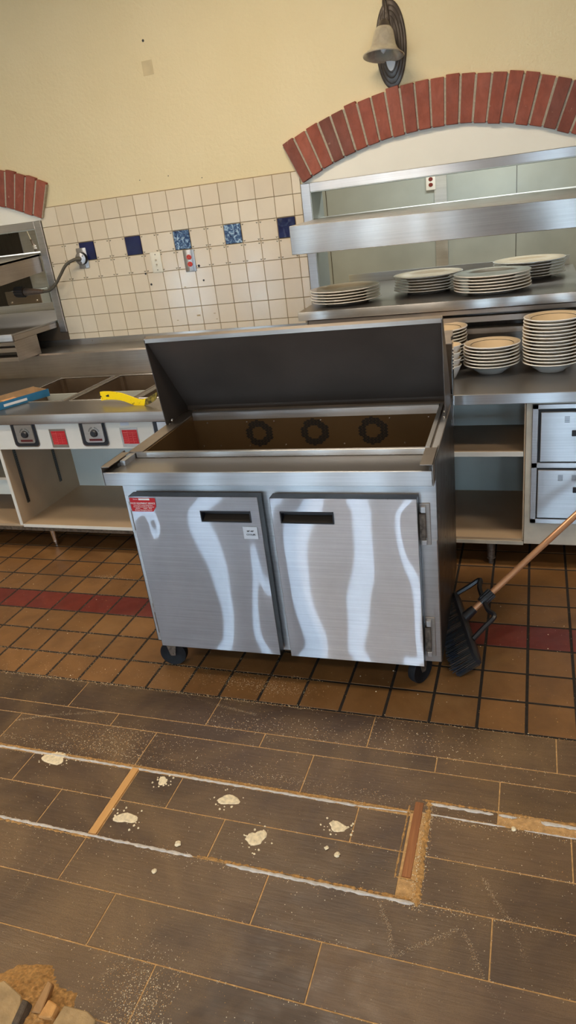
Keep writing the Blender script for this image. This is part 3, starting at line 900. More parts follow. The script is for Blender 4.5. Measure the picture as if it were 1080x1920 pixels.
lathe(bm, [(0, .003), (R_*.42, .003), (R_*.45, 0), (R_*.52, 0), (R_*.56, .004), (R_*.78, .03), (R_*.95, .055), (R_, .062), (R_*.96, .063), (R_*.88, .053), (R_*.7, .03), (R_*.4, .008), (0, .007)], 32, mats=[0]*8+[1]*4)
mc = bpy.data.meshes.new('soup_cup'); bm.normal_update(); bm.to_mesh(mc); bm.free()
mc.materials.append(MAT['china']); mc.materials.append(MAT['china_in'])
for p in mc.polygons: p.use_smooth = True
for k in range(4):
    o = bpy.data.objects.new('soup_cup', mc); o.location = (2.462, -.775, .8457+k*.031); link(o)
    tag(o, 'small white soup cup, %s, behind the cooler hood' % ('topmost' if k == 3 else ORD[k]), 'cup', 'stacked soup cups')

# ------------------------------------------------------------------ worktops and backsplash
ZL, ZR = .830, .845
tl = thing('steam_table', 'stainless steam table top with sunken wells left of the prep cooler', 'counter', (0, -.7, ZL))
# top plate with three wells cut out (built of strips), local origin at (0,-.7,ZL)
WELLS = [(-.02, .375), (.42, .815), (.86, 1.255)]
YW0, YW1 = -.885+.7, -.335+.7
XA, XB = -2.2, 1.9
bm = NB()
bx(bm, XA, XB, -1.13+.7, YW0, -.012, 0); bx(bm, XA, XB, YW1, -.262+.7, -.012, 0)
px = XA
for a, b_ in WELLS:
    bx(bm, px, a, YW0, YW1, -.012, 0); px = b_
bx(bm, px, XB, YW0, YW1, -.012, 0)
obj('table_top', bm, MAT['steel_top'], tl)
bm = NB(); bx(bm, XA, XB, -1.142+.7, -1.13+.7, -.052, .001, .004, seg=2)
obj('front_edge', bm, MAT['steel_warm'], tl, smooth=True)
for a, b_ in WELLS:
    bm = NB(); t_ = .003; D = .21; ins = .03
    top = [(a, YW0), (b_, YW0), (b_, YW1), (a, YW1)]; bot = [(a+ins, YW0+ins), (b_-ins, YW0+ins), (b_-ins, YW1-ins), (a+ins, YW1-ins)]
    T = [bm.verts.new((x, y, .0)) for x, y in top]; B = [bm.verts.new((x, y, -D)) for x, y in bot]
    for k in range(4): bm.faces.new((T[k], T[(k+1) % 4], B[(k+1) % 4], B[k]))
    bm.faces.new(B)
    ve = [e for e in bm.edges if not e.is_boundary]
    bmesh.ops.bevel(bm, geom=ve, offset=.025, segments=4, affect='EDGES')
    bmesh.ops.recalc_face_normals(bm, faces=bm.faces)
    for f_ in bm.faces: f_.normal_flip()
    o = obj('well_pan', bm, MAT['wellpan'], tl, smooth=True)
    bm = NB()
    for (p, q) in ((( a, YW0), (b_, YW0)), ((b_, YW0), (b_, YW1)), ((b_, YW1), (a, YW1)), ((a, YW1), (a, YW0))):
        tube(bm, [(p[0], p[1], .001), (q[0], q[1], .001)], .004, 6)
    obj('well_rim', bm, MAT['steel'], tl)
# backsplash: riser, ledge and wall flange
bs = thing('backsplash', 'stepped stainless backsplash running along the tiled wall behind the steam table', 'backsplash', (0, -.26, .83))
bm = NB(); prism(bm, [(0.0, 0.002), (-.006, .0), (-.010, .140), (-.004, .150), (0, .146)], XA, 3.8, 'x'); obj('riser', bm, MAT['steel_warm'], bs)
obj('ledge', box(XA, 3.8, -.004, .2575, .144, .148), MAT['steel_top'], bs)
obj('wall_flange', box(XA, 3.8, .2485, .2585, .148, .188), MAT['steel'], bs)
for xx in (.05, .45, .86, 1.27):
    bm = NB(); lathe(bm, [(0, .002), (.003, .0015), (.0045, 0)], 10, M=Matrix.Translation((xx, .2485, .170)) @ Matrix.Rotation(PI/2, 4, 'X'))
    obj('screw', bm, MAT['rust'], bs)
tr = thing('prep_counter', 'stainless worktop right of the prep cooler, under the bowl stacks', 'counter', (2.9, -.7, ZR))
bm = NB(); bx(bm, -.98, .95, -1.068+.7, -.272+.7, -.012, 0); obj('table_top', bm, MAT['steel_top'], tr)
bm = NB(); bx(bm, -.98, .95, -1.08+.7, -1.068+.7, -.043, .001, .0015); obj('front_edge', bm, MAT['steel_cool'], tr)

# ------------------------------------------------------------------ left cabinet
lc = thing('open_cabinet', 'white open cabinet under the steam table with round dial controls', 'cabinet', (.6, -.8, 0))
ox, oy = .6, -.8
def L(x0, x1, y0, y1, z0, z1, bev=0): 
    return box(x0-ox, x1-ox, y0-oy, y1-oy, z0, z1, bev)
obj('control_panel', L(-2.1, 1.9, -1.118, -1.10, .632, .777), MAT['white'], lc)
for xx in (-1.2, .045, 1.35): obj('divider', L(xx, xx+.018, -1.112, -.53, .17, .632), MAT['beige'] if xx > -1 else MAT['beige'], lc)
obj('divider_edge', L(.0445, .0635, -1.116, -1.112, .165, .632), MAT['white'], lc)
obj('back_panel', L(-2.1, 1.9, -.53, -.52, .14, .78), MAT['greyin'], lc)
obj('bottom_shelf', L(-2.1, 1.9, -1.110, -.53, .155, .17), MAT['beige'], lc)
obj('shelf_edge', L(.066, 1.9, -1.116, -1.110, .155, .172), MAT['white'], lc)
obj('skirt', L(-2.1, 1.9, -1.112, -1.09, .132, .155), MAT['skirt'], lc)
obj('inner_shelf', L(-1.1, .04, -1.0, -.53, .40, .415), MAT['whitedirty'], lc)
for yy in (-1.02, -.70):
    bm = NB(); bx(bm, .0635-ox, .067-ox, yy-oy-.011, yy-oy+.011, .27, .60)
    ss = obj('shelf_standard', bm, MAT['steel_dark'], lc)
    bm = NB()
    for k in range(26): bx(bm, .067-ox, .0676-ox, yy-oy-.004, yy-oy+.004, .275+k*.0125, .281+k*.0125)
    obj('standard_slots', bm, MAT['black'], ss)
obj('loose_panel', L(-.50, -.02, -.98, -.93, .30, .40), MAT['greyin'], lc)
for xx, yy in ((.188, -1.031), (-1.0, -1.03), (1.35, -1.031)):
    bm = NB(); x_, y_ = xx-ox, yy-oy
    tube(bm, [(x_, y_, .0), (x_, y_, .03)], .011, 14); tube(bm, [(x_, y_, .026), (x_, y_, .032)], .019, 14); tube(bm, [(x_, y_, .03), (x_, y_, .075), (x_, y_, .132)], [.017, .019, .02], 14)
    obj('leg', bm, MAT['chrome'], lc, smooth=True)
for i, xc in enumerate((-.17, .262, .697, 1.132)):
    d = empty('dial_control', (xc-ox, -1.118-oy, .712), parent=lc)
    # rim, dark recess, chrome face plate
    bm = NB()
    def rr(x0, x1, z0, z1, r, n=5):
        out = []
        for cx_, cz_, a0 in ((x1-r, z0+r, -PI/2), (x1-r, z1-.001, 0), (x0+r, z1-.001, PI/2), (x0+r, z0+r, PI)):
            if cz_ == z1-.001: out.append((x1 if a0 == 0 else x0, z1)); continue
            for k in range(n+1): out.append((cx_+r*math.cos(a0+PI/2*k/n), cz_+r*math.sin(a0+PI/2*k/n)))
        return out
    prism(bm, rr(-.082, .082, -.066, .063, .02), -.003, .004, 'y'); obj('bezel_rim', bm, MAT['chrome'], d)
    bm = NB(); prism(bm, rr(-.077, .077, -.061, .062, .018), -.0045, -.003, 'y'); obj('recess', bm, MAT['blackplastic'], d)
    bm = NB(); prism(bm, rr(-.048, .066, -.040, .062, .014), -.016, -.0045, 'y'); obj('face_plate', bm, MAT['steel_cool'], d)
    bm = NB()
    lathe(bm, [(.0, .016), (.014, .016), (.018, .012), (.021, 0), (0, 0)], 24, M=Matrix.Translation((.012, -.016, .010)) @ Matrix.Rotation(PI/2, 4, 'X'))
    kn = obj('knob', bm, MAT['blackplastic'], d, smooth=True)
    bm = NB()
    for k in range(10):
        a = -2.2+4.4*k/9
        Mx = Matrix.Translation((.012+.0155*math.sin(a), -.0287, .010+.0155*math.cos(a))) @ Matrix.Rotation(a, 4, 'Y')
        bx(bm, -.0007, .0007, -.0004, .0004, -.002, .002, M=Mx)
    obj('dial_marks', bm, MAT['paper'], kn)
    bm = NB()
    for k in range(14):
        a = -1.2+2.4*k/13
        if abs(a) < .25: continue
        Mx = Matrix.Translation((.012+.031*math.sin(a), -.0163, .010+.031*math.cos(a))) @ Matrix.Rotation(a, 4, 'Y')
        bx(bm, -.0012, .0012, -.0003, .0003, -.0035, .0035, M=Mx)
    obj('arc_lettering', bm, MAT['ink'], d)
    obj('dark_red_strip', box(-.026, .052, -.0168, -.016, -.032, -.020), MAT['darkred'], d)
for i, xc in enumerate((-.40, .036+.436, .906)):
    w = empty('warning_label', (xc-ox, -1.118-oy, .692), parent=lc)
    obj('metal_plate', box(-.051, .051, -.002, 0, -.051, .051), MAT['steel_warm'], w)
    obj('red_field', box(-.040, .047, -.0028, -.002, -.034, .040), MAT['red'], w)
    bm = NB()
    for k in range(6): bx(bm, -.036, -.012, -.0032, -.0028, .024-k*.011, .0255-k*.011)
    for k in (0, 1):
        for q_ in range(4): bx(bm, -.004+k*.025, .012+k*.025, -.0032, -.0028, .018-q_*.013, .0188-q_*.013)
    bx(bm, -.036, .044, -.0032, -.0028, .026, .027); bx(bm, -.010, -.009, -.0032, -.0028, -.03, .036); bx(bm, .018, .019, -.0032, -.0028, -.03, .026)
    obj('pale_print', bm, plain('faded_print', srgb(230, 120, 110), .5), w)
obj('paper_tag', L(.865, .915, -1.119, -1.1182, .755, .776), MAT['paperb'], lc)

# ------------------------------------------------------------------ right cabinets
rc = thing('open_shelf_cabinet', 'open cabinet with two beige shelves between the prep cooler and the steel drawers', 'cabinet', (2.4, -.75, 0))
ox, oy = 2.4, -.75
obj('side_panel', L(2.806, 2.812, -1.05, -.49, .145, .80), MAT['beige'], rc)
obj('side_panel', L(2.0, 2.018, -1.05, -.49, .145, .80), MAT['beige'], rc)
obj('back_panel', L(2.018, 2.806, -.49, -.48, .12, .80), MAT['steel_wall'], rc)
obj('bottom_shelf', L(2.018, 2.806, -1.048, -.49, .138, .152), MAT['beige'], rc)
obj('middle_shelf', L(2.018, 2.804, -1.045, -.66, .556, .574), MAT['beige'], rc)
obj('shelf_edge', L(2.018, 2.804, -1.050, -1.045, .555, .577), MAT['white'], rc)
obj('skirt', L(2.0, 2.812, -1.052, -1.03, .122, .140), MAT['whitedirty'], rc)
for xx, yy in ((2.668, -1.013), (2.08, -1.0)):
    bm = NB(); x_, y_ = xx-ox, yy-oy
    tube(bm, [(x_, y_, .0), (x_, y_, .03)], .012, 14); tube(bm, [(x_, y_, .028), (x_, y_, .036)], .020, 14); tube(bm, [(x_, y_, .034), (x_, y_, .08), (x_, y_, .122)], [.017, .019, .02], 14)
    obj('leg', bm, MAT['rust'], rc, smooth=True)

dc = thing('drawer_cabinet', 'off-white cabinet with two stainless drawers at the right edge', 'cabinet', (3.2, -.75, 0))
ox, oy = 3.2, -.75
obj('body', L(2.814, 3.70, -1.052, -.49, .13, .80), MAT['whitedirty'], dc)
bm = NB()
for (a, b_, c_, d_) in ((2.838, 3.36, .770, .790), (2.838, 3.36, .506, .530), (2.838, 3.36, .240, .262), (2.838, 2.862, .240, .790), (3.34, 3.36, .24, .79)):
    bx(bm, a-ox, b_-ox, -1.062-oy, -1.052-oy, c_, d_, .0015)
obj('drawer_frame', bm, MAT['steel_cool'], dc)
obj('gap_shade_sheet', L(2.860, 3.345, -1.054, -1.0515, .26, .772), MAT['black'], dc)  # black sheet stands in for the shade in the drawer gaps
for k, (z0, z1) in enumerate(((.537, .758), (.270, .498))):
    x0_ = 2.872 if k == 0 else 2.866
    dr = obj('drawer', L(x0_, 3.335, -1.068, -1.054, z0, z1, .002), MAT['steel_cool'], dc)
    hx, hz = (3.04, .666) if k == 0 else (3.055, .408)
    obj('handle', L(hx-.045, hx+.06, -1.075, -1.068, hz-.013, hz+.013, .002), MAT['blackplastic'], dr)
    if k == 1: obj('red_insert', L(hx-.030, hx+.05, -1.0757, -1.075, hz-.006, hz+.004), MAT['darkred'], dr)
    bm = NB()
    for cx_ in ((2.975,) if k == 0 else (2.958, 3.013)):
        zt = .737 if k == 0 else .474
        for q_ in range(6): bx(bm, cx_-.010-ox, cx_+.010-ox, -1.0687-oy, -1.068-oy, zt-q_*.0048, zt-q_*.0048+.0018)
    obj('vent_slots', bm, MAT['black'], dr)

# ------------------------------------------------------------------ prep cooler
pc = thing('prep_cooler', 'two-door stainless prep cooler on casters with its dark lid propped open', 'refrigerator', (1.422, -2.02, 0), math.radians(1.3))
W, D = 1.13, .69
bm = NB()
bx(bm, 0, W, 0, D, .13, .62, .002)
bx(bm, 0, W, 0, .02, .62, .83); bx(bm, 0, .02, .02, D, .62, .90); bx(bm, W-.02, W, .02, D, .62, .90)
obj('body', bm, [MAT['steel_cool']], pc)
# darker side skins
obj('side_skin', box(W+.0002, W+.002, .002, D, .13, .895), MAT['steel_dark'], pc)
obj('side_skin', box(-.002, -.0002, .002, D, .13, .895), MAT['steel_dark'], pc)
# worktop
bm = NB(); bx(bm, -.030, W-.002, -.045, .112, .872, .880); obj('cutting_ledge', bm, MAT['steel_top'], pc)
bm = NB(); bx(bm, -.034, W-.004, -.052, -.045, .832, .882, .0012); obj('nosing', bm, MAT['steel_cool'], pc)
bm = NB(); bx(bm, -.030, W-.004, -.045, .0, .832, .836); bx(bm, -.030, 0, 0, .66, .832, .836); obj('soffit', bm, MAT['steel'], pc)
for s in (0, 1):
    bm = NB()
    if s == 0:
        bx(bm, -.036, -.002, -.055, .098, .903, .905); bx(bm, -.036, -.034, -.055, .12, .832, .905)
    else:
        bx(bm, W-.040, W-.0005, -.055, .10, .903, .905); bx(bm, W-.0022, W-.0005, -.055, .12, .832, .905)
    obj('end_guard', bm, MAT['steel_warm'], pc)
obj('front_rim', box(.022, W-.035, .100, .114, .880, .903, .002), MAT['steel'], pc)
obj('side_rim', box(-.006, .052, .10, .60, .900, .906), MAT['steel_warm'], pc)
obj('side_rim', box(W-.040, W-.026, .10, .60, .885, .908), MAT['steel'], pc)
obj('side_rim', box(W-.026, W+.002, .10, .60, .893, .898), MAT['steel_warm'], pc)
obj('rear_rim', box(.055, W-.038, .548, .570, .880, .915, .002), MAT['steel_cool'], pc)
obj('rear_shelf', box(0.0, W, .572, .684, .884, .890), MAT['steel_warm'], pc)
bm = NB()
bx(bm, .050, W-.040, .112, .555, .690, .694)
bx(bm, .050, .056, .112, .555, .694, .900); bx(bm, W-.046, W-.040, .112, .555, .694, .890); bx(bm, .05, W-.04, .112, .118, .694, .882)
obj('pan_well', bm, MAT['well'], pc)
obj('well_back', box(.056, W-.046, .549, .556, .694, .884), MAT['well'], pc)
bm = NB()
for uu, zz in ((.085, .765), (.165, .765), (.30, .765), (.46, .765), (.71, .765), (.955, .765), (1.055, .765), (.12, .868), (.30, .868), (.42, .868), (.62, .868), (.90, .868), (1.05, .868)):
    lathe(bm, [(0, .004), (.003, .0035), (.0048, 0), (0, 0)], 10, M=Matrix.Translation((uu, .549, zz)) @ Matrix.Rotation(PI/2, 4, 'X'))
obj('screw', bm, MAT['bolt'], pc)
for uu in (.350, .591, .832):
    bm = NB()
    for r_ in range(-9, 10):
        z_ = r_*.0062
        x_ = -.060; shift = .004*(r_ % 2)
        while x_ < .060:
            a, b_ = x_+shift, x_+shift+.0132
            cx_ = (a+b_)/2
            rad = math.hypot(cx_, z_*1.03)
            if .030 < rad < .058: bx(bm, a, b_, -.0006, .0, z_-.0026, z_+.0026)
            x_ += .0145
    obj('fan_vent', bm, MAT['black'], pc, loc=(uu, .549, .818))
# rear hood
bm = NB()
bx(bm, 0, W+.006, .684, .690, .885, 1.160)
bx(bm, W+.003, W+.0075, .640, .690, .80, 1.150); bx(bm, -.0075, -.003, .640, .690, .80, 1.150)
obj('rear_hood', bm, MAT['steel_mirror'], pc)
bm = NB(); prism(bm, [(.625, 1.128), (.690, 1.165), (.690, 1.162), (.625, 1.125)], 0, W+.007, 'x'); obj('hood_lip', bm, MAT['steel_warm'], pc)
# lid
lid = empty('lid', (0, .43, .905), parent=pc)
def lp(d, z): return (d-.43, z-.905)
bm = NB(); prism(bm, [lp(.385, 1.252), lp(.630, .925), lp(.632, .905), lp(.645, .905), lp(.645, .925), lp(.398, 1.262)], -.002, W-.004, 'x')
obj('lid_panel', bm, MAT['lid'], lid)
bm = NB(); prism(bm, [lp(.374, 1.251), lp(.384, 1.250), lp(.402, 1.263), lp(.398, 1.272), lp(.374, 1.266)], -.004, W-.002, 'x')
obj('lid_front_lip', bm, MAT['steel_warm'], lid)
for xa, xb in ((-.004, -.001), (W-.005, W-.002)):
    bm = NB(); prism(bm, [lp(.372, 1.262), lp(.415, .915), lp(.425, .893), lp(.645, .893), lp(.645, .93), lp(.402, 1.268)], xa, xb, 'x')
    obj('lid_side', bm, MAT['lid'], lid)
bm = NB()
for s in (.004, W-.006):
    for (d_, z_) in ((.43, .902), (.455, .915)):
        sg = 1 if s < .1 else -1
        lathe(bm, [(0, .008), (.006, .007), (.008, .003), (.008, 0)], 12, M=Matrix.Translation((s, d_-.43, z_-.905)) @ Matrix.Rotation(sg*PI/2, 4, 'Y'))
obj('hinge_bolt', bm, MAT['bolt'], lid)
bm = NB()
for t_, u_ in ((.04, .45), (.04, .54)):
    lathe(bm, [(0, .003), (.003, .0025), (.004, 0)], 10, M=Matrix.Translation((u_, .392-.43+t_*.2, 1.237-.905)) @ Matrix.Rotation(PI/2+.9, 4, 'X'))
obj('rivet', bm, MAT['bolt'], lid)

# doors
def door(u0, u1, z0, z1, h):
    d = empty('door', (u0, -.05, z0), parent=pc)
    w, H = u1-u0, z1-z0
    h0, h1, k0, k1 = h[0]-u0, h[1]-u0, h[2]-z0, h[3]-z0
    # skin with a handle cut-out and gentle dents (a fine grid)
    bm = NB()
    xs_ = sorted(set([0, w, h0, h1]+[w*i/36 for i in range(37)])); zs_ = sorted(set([0, H, k0, k1]+[H*i/44 for i in range(45)]))
    def dent(x, z):
        e = min(x, w-x, z, H-z); f = min(1, e/.05)
        a = .0010*math.sin(9*x+5*z+u0*7)+.0004*math.sin(17*x-6*z+u0*3)
        if u0 < .3: a += .0018*math.exp(-(((x-.055)/.035)**2+((z-(H-.12))/.05)**2))
        return a*f
    V = {}
    for i, x in enumerate(xs_):
        for j, z in enumerate(zs_): V[i, j] = bm.verts.new((x, dent(x, z), z))
    for i in range(len(xs_)-1):
        for j in range(len(zs_)-1):
            cx_, cz_ = (xs_[i]+xs_[i+1])/2, (zs_[j]+zs_[j+1])/2
            if h0 < cx_ < h1 and k0 < cz_ < k1: continue
            bm.faces.new((V[i, j], V[i+1, j], V[i+1, j+1], V[i, j+1]))
    obj('door_skin', bm, MAT['steel_front'], d, smooth=True)
    bm = NB(); t = .0012
    bx(bm, 0, w, .0005, .040, -t, 0); bx(bm, 0, w, .0005, .040, H, H+t); bx(bm, -t, 0, .0005, .040, -t, H+t); bx(bm, w, w+t, .0005, .040, -t, H+t)
    obj('door_edge', bm, MAT['steel_dark'], d)
    obj('gasket', box(.004, w-.004, .034, .0498, .006, H-.004), MAT['black'], d)
    bm = NB()
    for a in ((h0, h1, k0, k0+.004), (h0, h1, k1-.004, k1), (h0, h0+.004, k0, k1), (h1-.004, h1, k0, k1)):
        bx(bm, a[0], a[1], -.0035, .028, a[2], a[3])
    bx(bm, h0, h1, .026, .028, k0, k1)
    obj('handle_recess', bm, MAT['blackplastic'], d)
    bm = NB(); prism(bm, [(-.001, k0+.004), (.026, k0+.004), (.026, k0+.02)], h0+.006, h1-.006, 'x'); obj('grip', bm, MAT['darkgrip'], d)
    return d
dl = door(.047, .540, .144, .789, (.320, .508, .695, .737))
dr_ = door(.585, 1.074, .144, .786, (.615, .801, .695, .738))
st = obj('service_sticker', bm := (lambda b: (prism(b, [(0, 0), (.086, 0), (.101, .020), (.103, .050), (.100, .053), (0, .053)], -.0008, 0, 'y'), b)[1])(NB()), MAT['red'], dl, loc=(.004, -.0022, .588))
st['label'] = 'red service company sticker'
def stext(s, size, z, x=.050, m=None, sx=1.0, bold=0.0): return text_mesh('sticker_lettering', s, size, m or MAT['paper'], dl, (.004+x, -.0034, .588+z), sx=sx, bold=bold)
obj('sticker_blank', box(.036, .080, -.0034, -.0030, .0445, .0515), MAT['paper'], dl, loc=(.004, 0, .588))
stext('Service', .0062, .048, .023); stext('ELLISVILLE', .0060, .0395, .050) if False else None
stext('FOOD EQUIPMENT SERVICE', .0092, .0320, .050, sx=.86, bold=.00012)
stext('Commercial Cooking, Refrigeration,', .0062, .0245, .050, sx=.85)
stext('Air Conditioning & Kitchen Equipment', .0062, .0185, .051, sx=.85)
stext('Service', .0062, .0125, .026, bold=.0001); stext('Repair   Parts', .0062, .0125, .066, bold=.0001)
stext('24 Hour Emergency Service', .0068, .0055, .048, sx=.9, bold=.0001)
cf = obj('cooler_label', box(.425, .478, -.0030, -.0022, .488, .535), MAT['paperb'], dl)
cf['label'] = 'small white temperature label'
text_mesh('label_lettering', '38\u00b0-40\u00b0', .0085, MAT['ink'], dl, (.452, -.0036, .518), bold=.0002)
text_mesh('label_lettering', 'COOLER', .0085, MAT['ink'], dl, (.452, -.0036, .505), bold=.0002)
# hinges
def hinge(u, z, h, flip):
    hg = empty('hinge', (u, 0, z), parent=pc)
    s = -1 if flip else 1
    def b2(x0, x1, y0, y1, z0, z1):
        a, b_ = sorted((x0*s, x1*s)); return box(a, b_, y0, y1, z0, z1, .001)
    obj('hinge_leaf', b2(-.016, .018, -.006, 0, -h/2, h/2), MAT['steel_warm'], hg)
    obj('knuckle', b2(-.016, .004, -.024, -.006, -h*.32, h*.30), MAT['rust'], hg)
    bm = NB(); a, b_ = sorted((-.010*s, .006*s))
    bx(bm, a, b_, -.022, -.006, h*.32, h*.46, .001); bx(bm, a, b_, -.022, -.006, -h*.46, -h*.34, .001)
    obj('hinge_cap', bm, MAT['steel_cool'], hg)
hinge(1.092, .678, .150, False); hinge(1.094, .240, .160, False)
hinge(.030, .682, .130, True); hinge(.030, .232, .150, True)
obj('side_strip', box(.006, .020, -.003, 0, .325, .60, .001), MAT['steel_cool'], pc)
# casters
def caster(u, d, yaw, r=.056):
    c = empty('caster', (u, d, 0), (0, 0, yaw), pc)
    bm = NB()
    lathe(bm, [(0, -.010), (r*.55, -.010), (r*.62, -.013), (r*.86, -.013), (r*.97, -.015), (r, -.010), (r, .010), (r*.97, .015), (r*.86, .013), (r*.62, .013), (r*.55, .010), (0, .010)], 36,
          M=Matrix.Translation((.0, 0, r)) @ Matrix.Rotation(PI/2, 4, 'X'))
    bmesh.ops.recalc_face_normals(bm, faces=bm.faces)
    obj('wheel', bm, MAT['wheelrub'], c, smooth=True)
    bm = NB()
    for s in (-1, 1):
        prism(bm, [(-.024, .118), (.024, .118), (.010, r-.008), (-.010, r-.008)], s*.017-.0015, s*.017+.0015, 'y')
    bx(bm, -.024, .024, -.018, .018, .115, .119); bx(bm, -.03, .03, -.03, .03, .126, .1295)
    tube(bm, [(0, 0, .118), (0, 0, .128)], .014, 12); tube(bm, [(0, -.022, r), (0, .022, r)], .006, 10)
    obj('fork', bm, MAT['rust'], c)
caster(.042, .030, .12); caster(1.044, .055, 1.05); caster(.08, .60, .5); caster(1.05, .60, -.3)

# ------------------------------------------------------------------ wall fittings
def wallplate(name, label, x, z, w, h, m, y=-.008, cat='outlet'):
    t = thing(name, label, cat, (x, y, z))
    bm = NB(); bx(bm, -w/2, w/2, -.006, 0, -h/2, h/2, .004, seg=2); obj('cover_plate', bm, m, t, smooth=True)
    return t
sw = wallplate('switch_plate', 'ivory wall plate with two small toggles beneath the tiled row of blue accents', .637, 1.445, .072, .120, MAT['plate_plastic'], cat='switch')
for z_ in (.013, -.013):
    bm = NB(); bx(bm, -.004, .004, -.016, -.006, z_-.004, z_+.005, .001); obj('toggle', bm, MAT['whitedirty'], sw)
bm = NB()
for z_ in (.045, -.045): lathe(bm, [(0, .0015), (.003, .001), (.0035, 0)], 10, M=Matrix.Translation((0, -.006, z_)) @ Matrix.Rotation(PI/2, 4, 'X'))
obj('screw', bm, MAT['bronze'], sw)
def duplex(t, m, y=-.006):
    for z_ in (.020, -.020):
        bm = NB()
        lathe(bm, [(0, .003), (.0155, .003), (.017, .001), (.017, 0)], 24, M=Matrix.Translation((0, y, z_)) @ Matrix.Rotation(PI/2, 4, 'X'), sy=.86)
        r = obj('receptacle', bm, m, t)
        bm = NB(); yy = y-.0036
        bx(bm, -.0075, -.0050, yy, yy+.001, z_-.001, z_+.009); bx(bm, .0050, .0072, yy, yy+.001, z_-.001, z_+.008); bx(bm, -.0025, .0025, yy, yy+.001, z_-.0105, z_-.0055)
        obj('slot', bm, MAT['ink'], r)
ot = wallplate('power_outlet', 'steel plate outlet with two red receptacles on the tiled wall', .862, 1.434, .073, .126, MAT['steel_cool'])
duplex(ot, MAT['redpaint'])
ok = wallplate('power_outlet', 'white plate outlet with dark red receptacles on the kitchen wall seen over the plate shelf', 2.055, 1.697, .074, .115, MAT['white'], y=1.984)
duplex(ok, plain('dark_red_receptacle', srgb(120, 40, 28), .4))
oc = wallplate('cord_outlet', 'steel plate outlet with a round twist-lock plug and cord at the left of the tiles', .121, 1.516, .073, .122, MAT['steel_cool'])
bm = NB()
lathe(bm, [(0, .030), (.006, .030), (.010, .029), (.032, .027), (.036, .024), (.037, 0)], 32, M=Matrix.Translation((0, -.006, 0)) @ Matrix.Rotation(PI/2, 4, 'X'))
obj('twist_lock_plug', bm, MAT['steel_cool'], oc, smooth=True)
bm = NB()
lathe(bm, [(.0375, .024), (.0375, .0)], 32, M=Matrix.Translation((.0008, -.006, -.0005)) @ Matrix.Rotation(PI/2, 4, 'X'))
obj('plug_ring', bm, MAT['black'], oc)
bm = NB()
for k in range(3):
    a = 2*PI*k/3+.6
    lathe(bm, [(0, .001), (.0035, .001), (.0035, 0)], 10, M=Matrix.Translation((.025*math.cos(a), -.034, .025*math.sin(a))) @ Matrix.Rotation(PI/2, 4, 'X'))
obj('plug_screw', bm, MAT['ink'], oc)

def bez(pts, n=14):
    out = []
    P_ = [Vector(pts[0])]+[Vector(p) for p in pts]+[Vector(pts[-1])]
    for i in range(1, len(P_)-2):
        for k in range(n):
            t = k/n
            out.append(.5*((2*P_[i])+(-P_[i-1]+P_[i+1])*t+(2*P_[i-1]-5*P_[i]+4*P_[i+1]-P_[i+2])*t*t+(-P_[i-1]+3*P_[i]-3*P_[i+1]+P_[i+2])*t**3))
    out.append(P_[-2]); return out
cd = thing('extension_cord', 'stiff olive brown cord curving from the twist-lock plug down to a hanging connector', 'cord', (.121, -.045, 1.516))
o_ = Vector((.121, -.045, 1.516))
cp = [(.121, -.036, 1.516), (.085, -.060, 1.514), (.03, -.075, 1.490), (-.02, -.085, 1.436), (-.065, -.095, 1.385), (-.125, -.10, 1.350), (-.19, -.105, 1.350)]
bm = NB(); tube(bm, [p-o_ for p in bez(cp)], .0095, 12); obj('cable', bm, MAT['cord'], cd, smooth=True)
bm = NB(); tube(bm, [Vector(p)-o_ for p in ((.122, -.032, 1.516), (.108, -.046, 1.516), (.095, -.054, 1.515))], [.016, .0145, .011], 14); obj('strain_relief', bm, MAT['cord'], cd, smooth=True)
cn = [Vector(p)-o_ for p in ((-.165, -.104, 1.349), (-.20, -.106, 1.351), (-.29, -.108, 1.356), (-.305, -.109, 1.357), (-.306, -.109, 1.357), (-.37, -.112, 1.362))]
bm = NB(); tube(bm, cn[:4], [.012, .016, .024, .023], 20); obj('connector_body', bm, MAT['bakelite'], cd, smooth=True)
bm = NB(); tube(bm, [cn[4], cn[5]], .031, 22); obj('connector_ring', bm, plain('dark_brown_ring', srgb(58, 46, 38), .5), cd, smooth=True)
bm = NB()
ax_ = (cn[5]-cn[4]).normalized()
for k in range(12):
    a = 2*PI*k/12
    nrm = Vector((0, math.cos(a), math.sin(a)))
    tube(bm, [cn[4]+nrm*.031, cn[5]+nrm*.031], .0035, 6)
obj('grip_ridges', bm, MAT['black'], cd)
bm = NB(); tube(bm, [cn[5], cn[5]+ax_*.003], .024, 20); obj('connector_face', bm, plain('tan_face', srgb(150, 120, 98), .5), cd)

# wall sconce
sc = thing('wall_sconce', 'bronze oval wall lamp with a frosted bell shade above the brick arch', 'lamp', (2.139, 0, 2.325))
for i, (s, y0, y1) in enumerate(((1.0, -.010, 0), (.84, -.018, -.010), (.68, -.026, -.018), (.52, -.032, -.026))):
    bm = NB()
    lathe(bm, [(0, 0), (1, 0), (1, (y0-y1)*-.5), (.94, -(y0-y1)), (0, -(y0-y1))], 48, M=Matrix.Translation((0, y1, 0)) @ Matrix.Rotation(PI/2, 4, 'X') @ Matrix.Diagonal((.076*s, .188*(1-(1-s)*.75), 1, 1)))
    obj('back_plate', bm, MAT['bronze'], sc, smooth=True)
bm = NB(); lathe(bm, [(0, .002), (1, .0015), (1, 0)], 40, M=Matrix.Translation((.0, -.0325, -.05)) @ Matrix.Rotation(PI/2, 4, 'X') @ Matrix.Diagonal((.024, .062, 1, 1)))
obj('white_oval', bm, MAT['paper'], sc)
sh = Vector((2.120, -.120, 2.272))-Vector((2.139, 0, 2.325))
bm = NB()
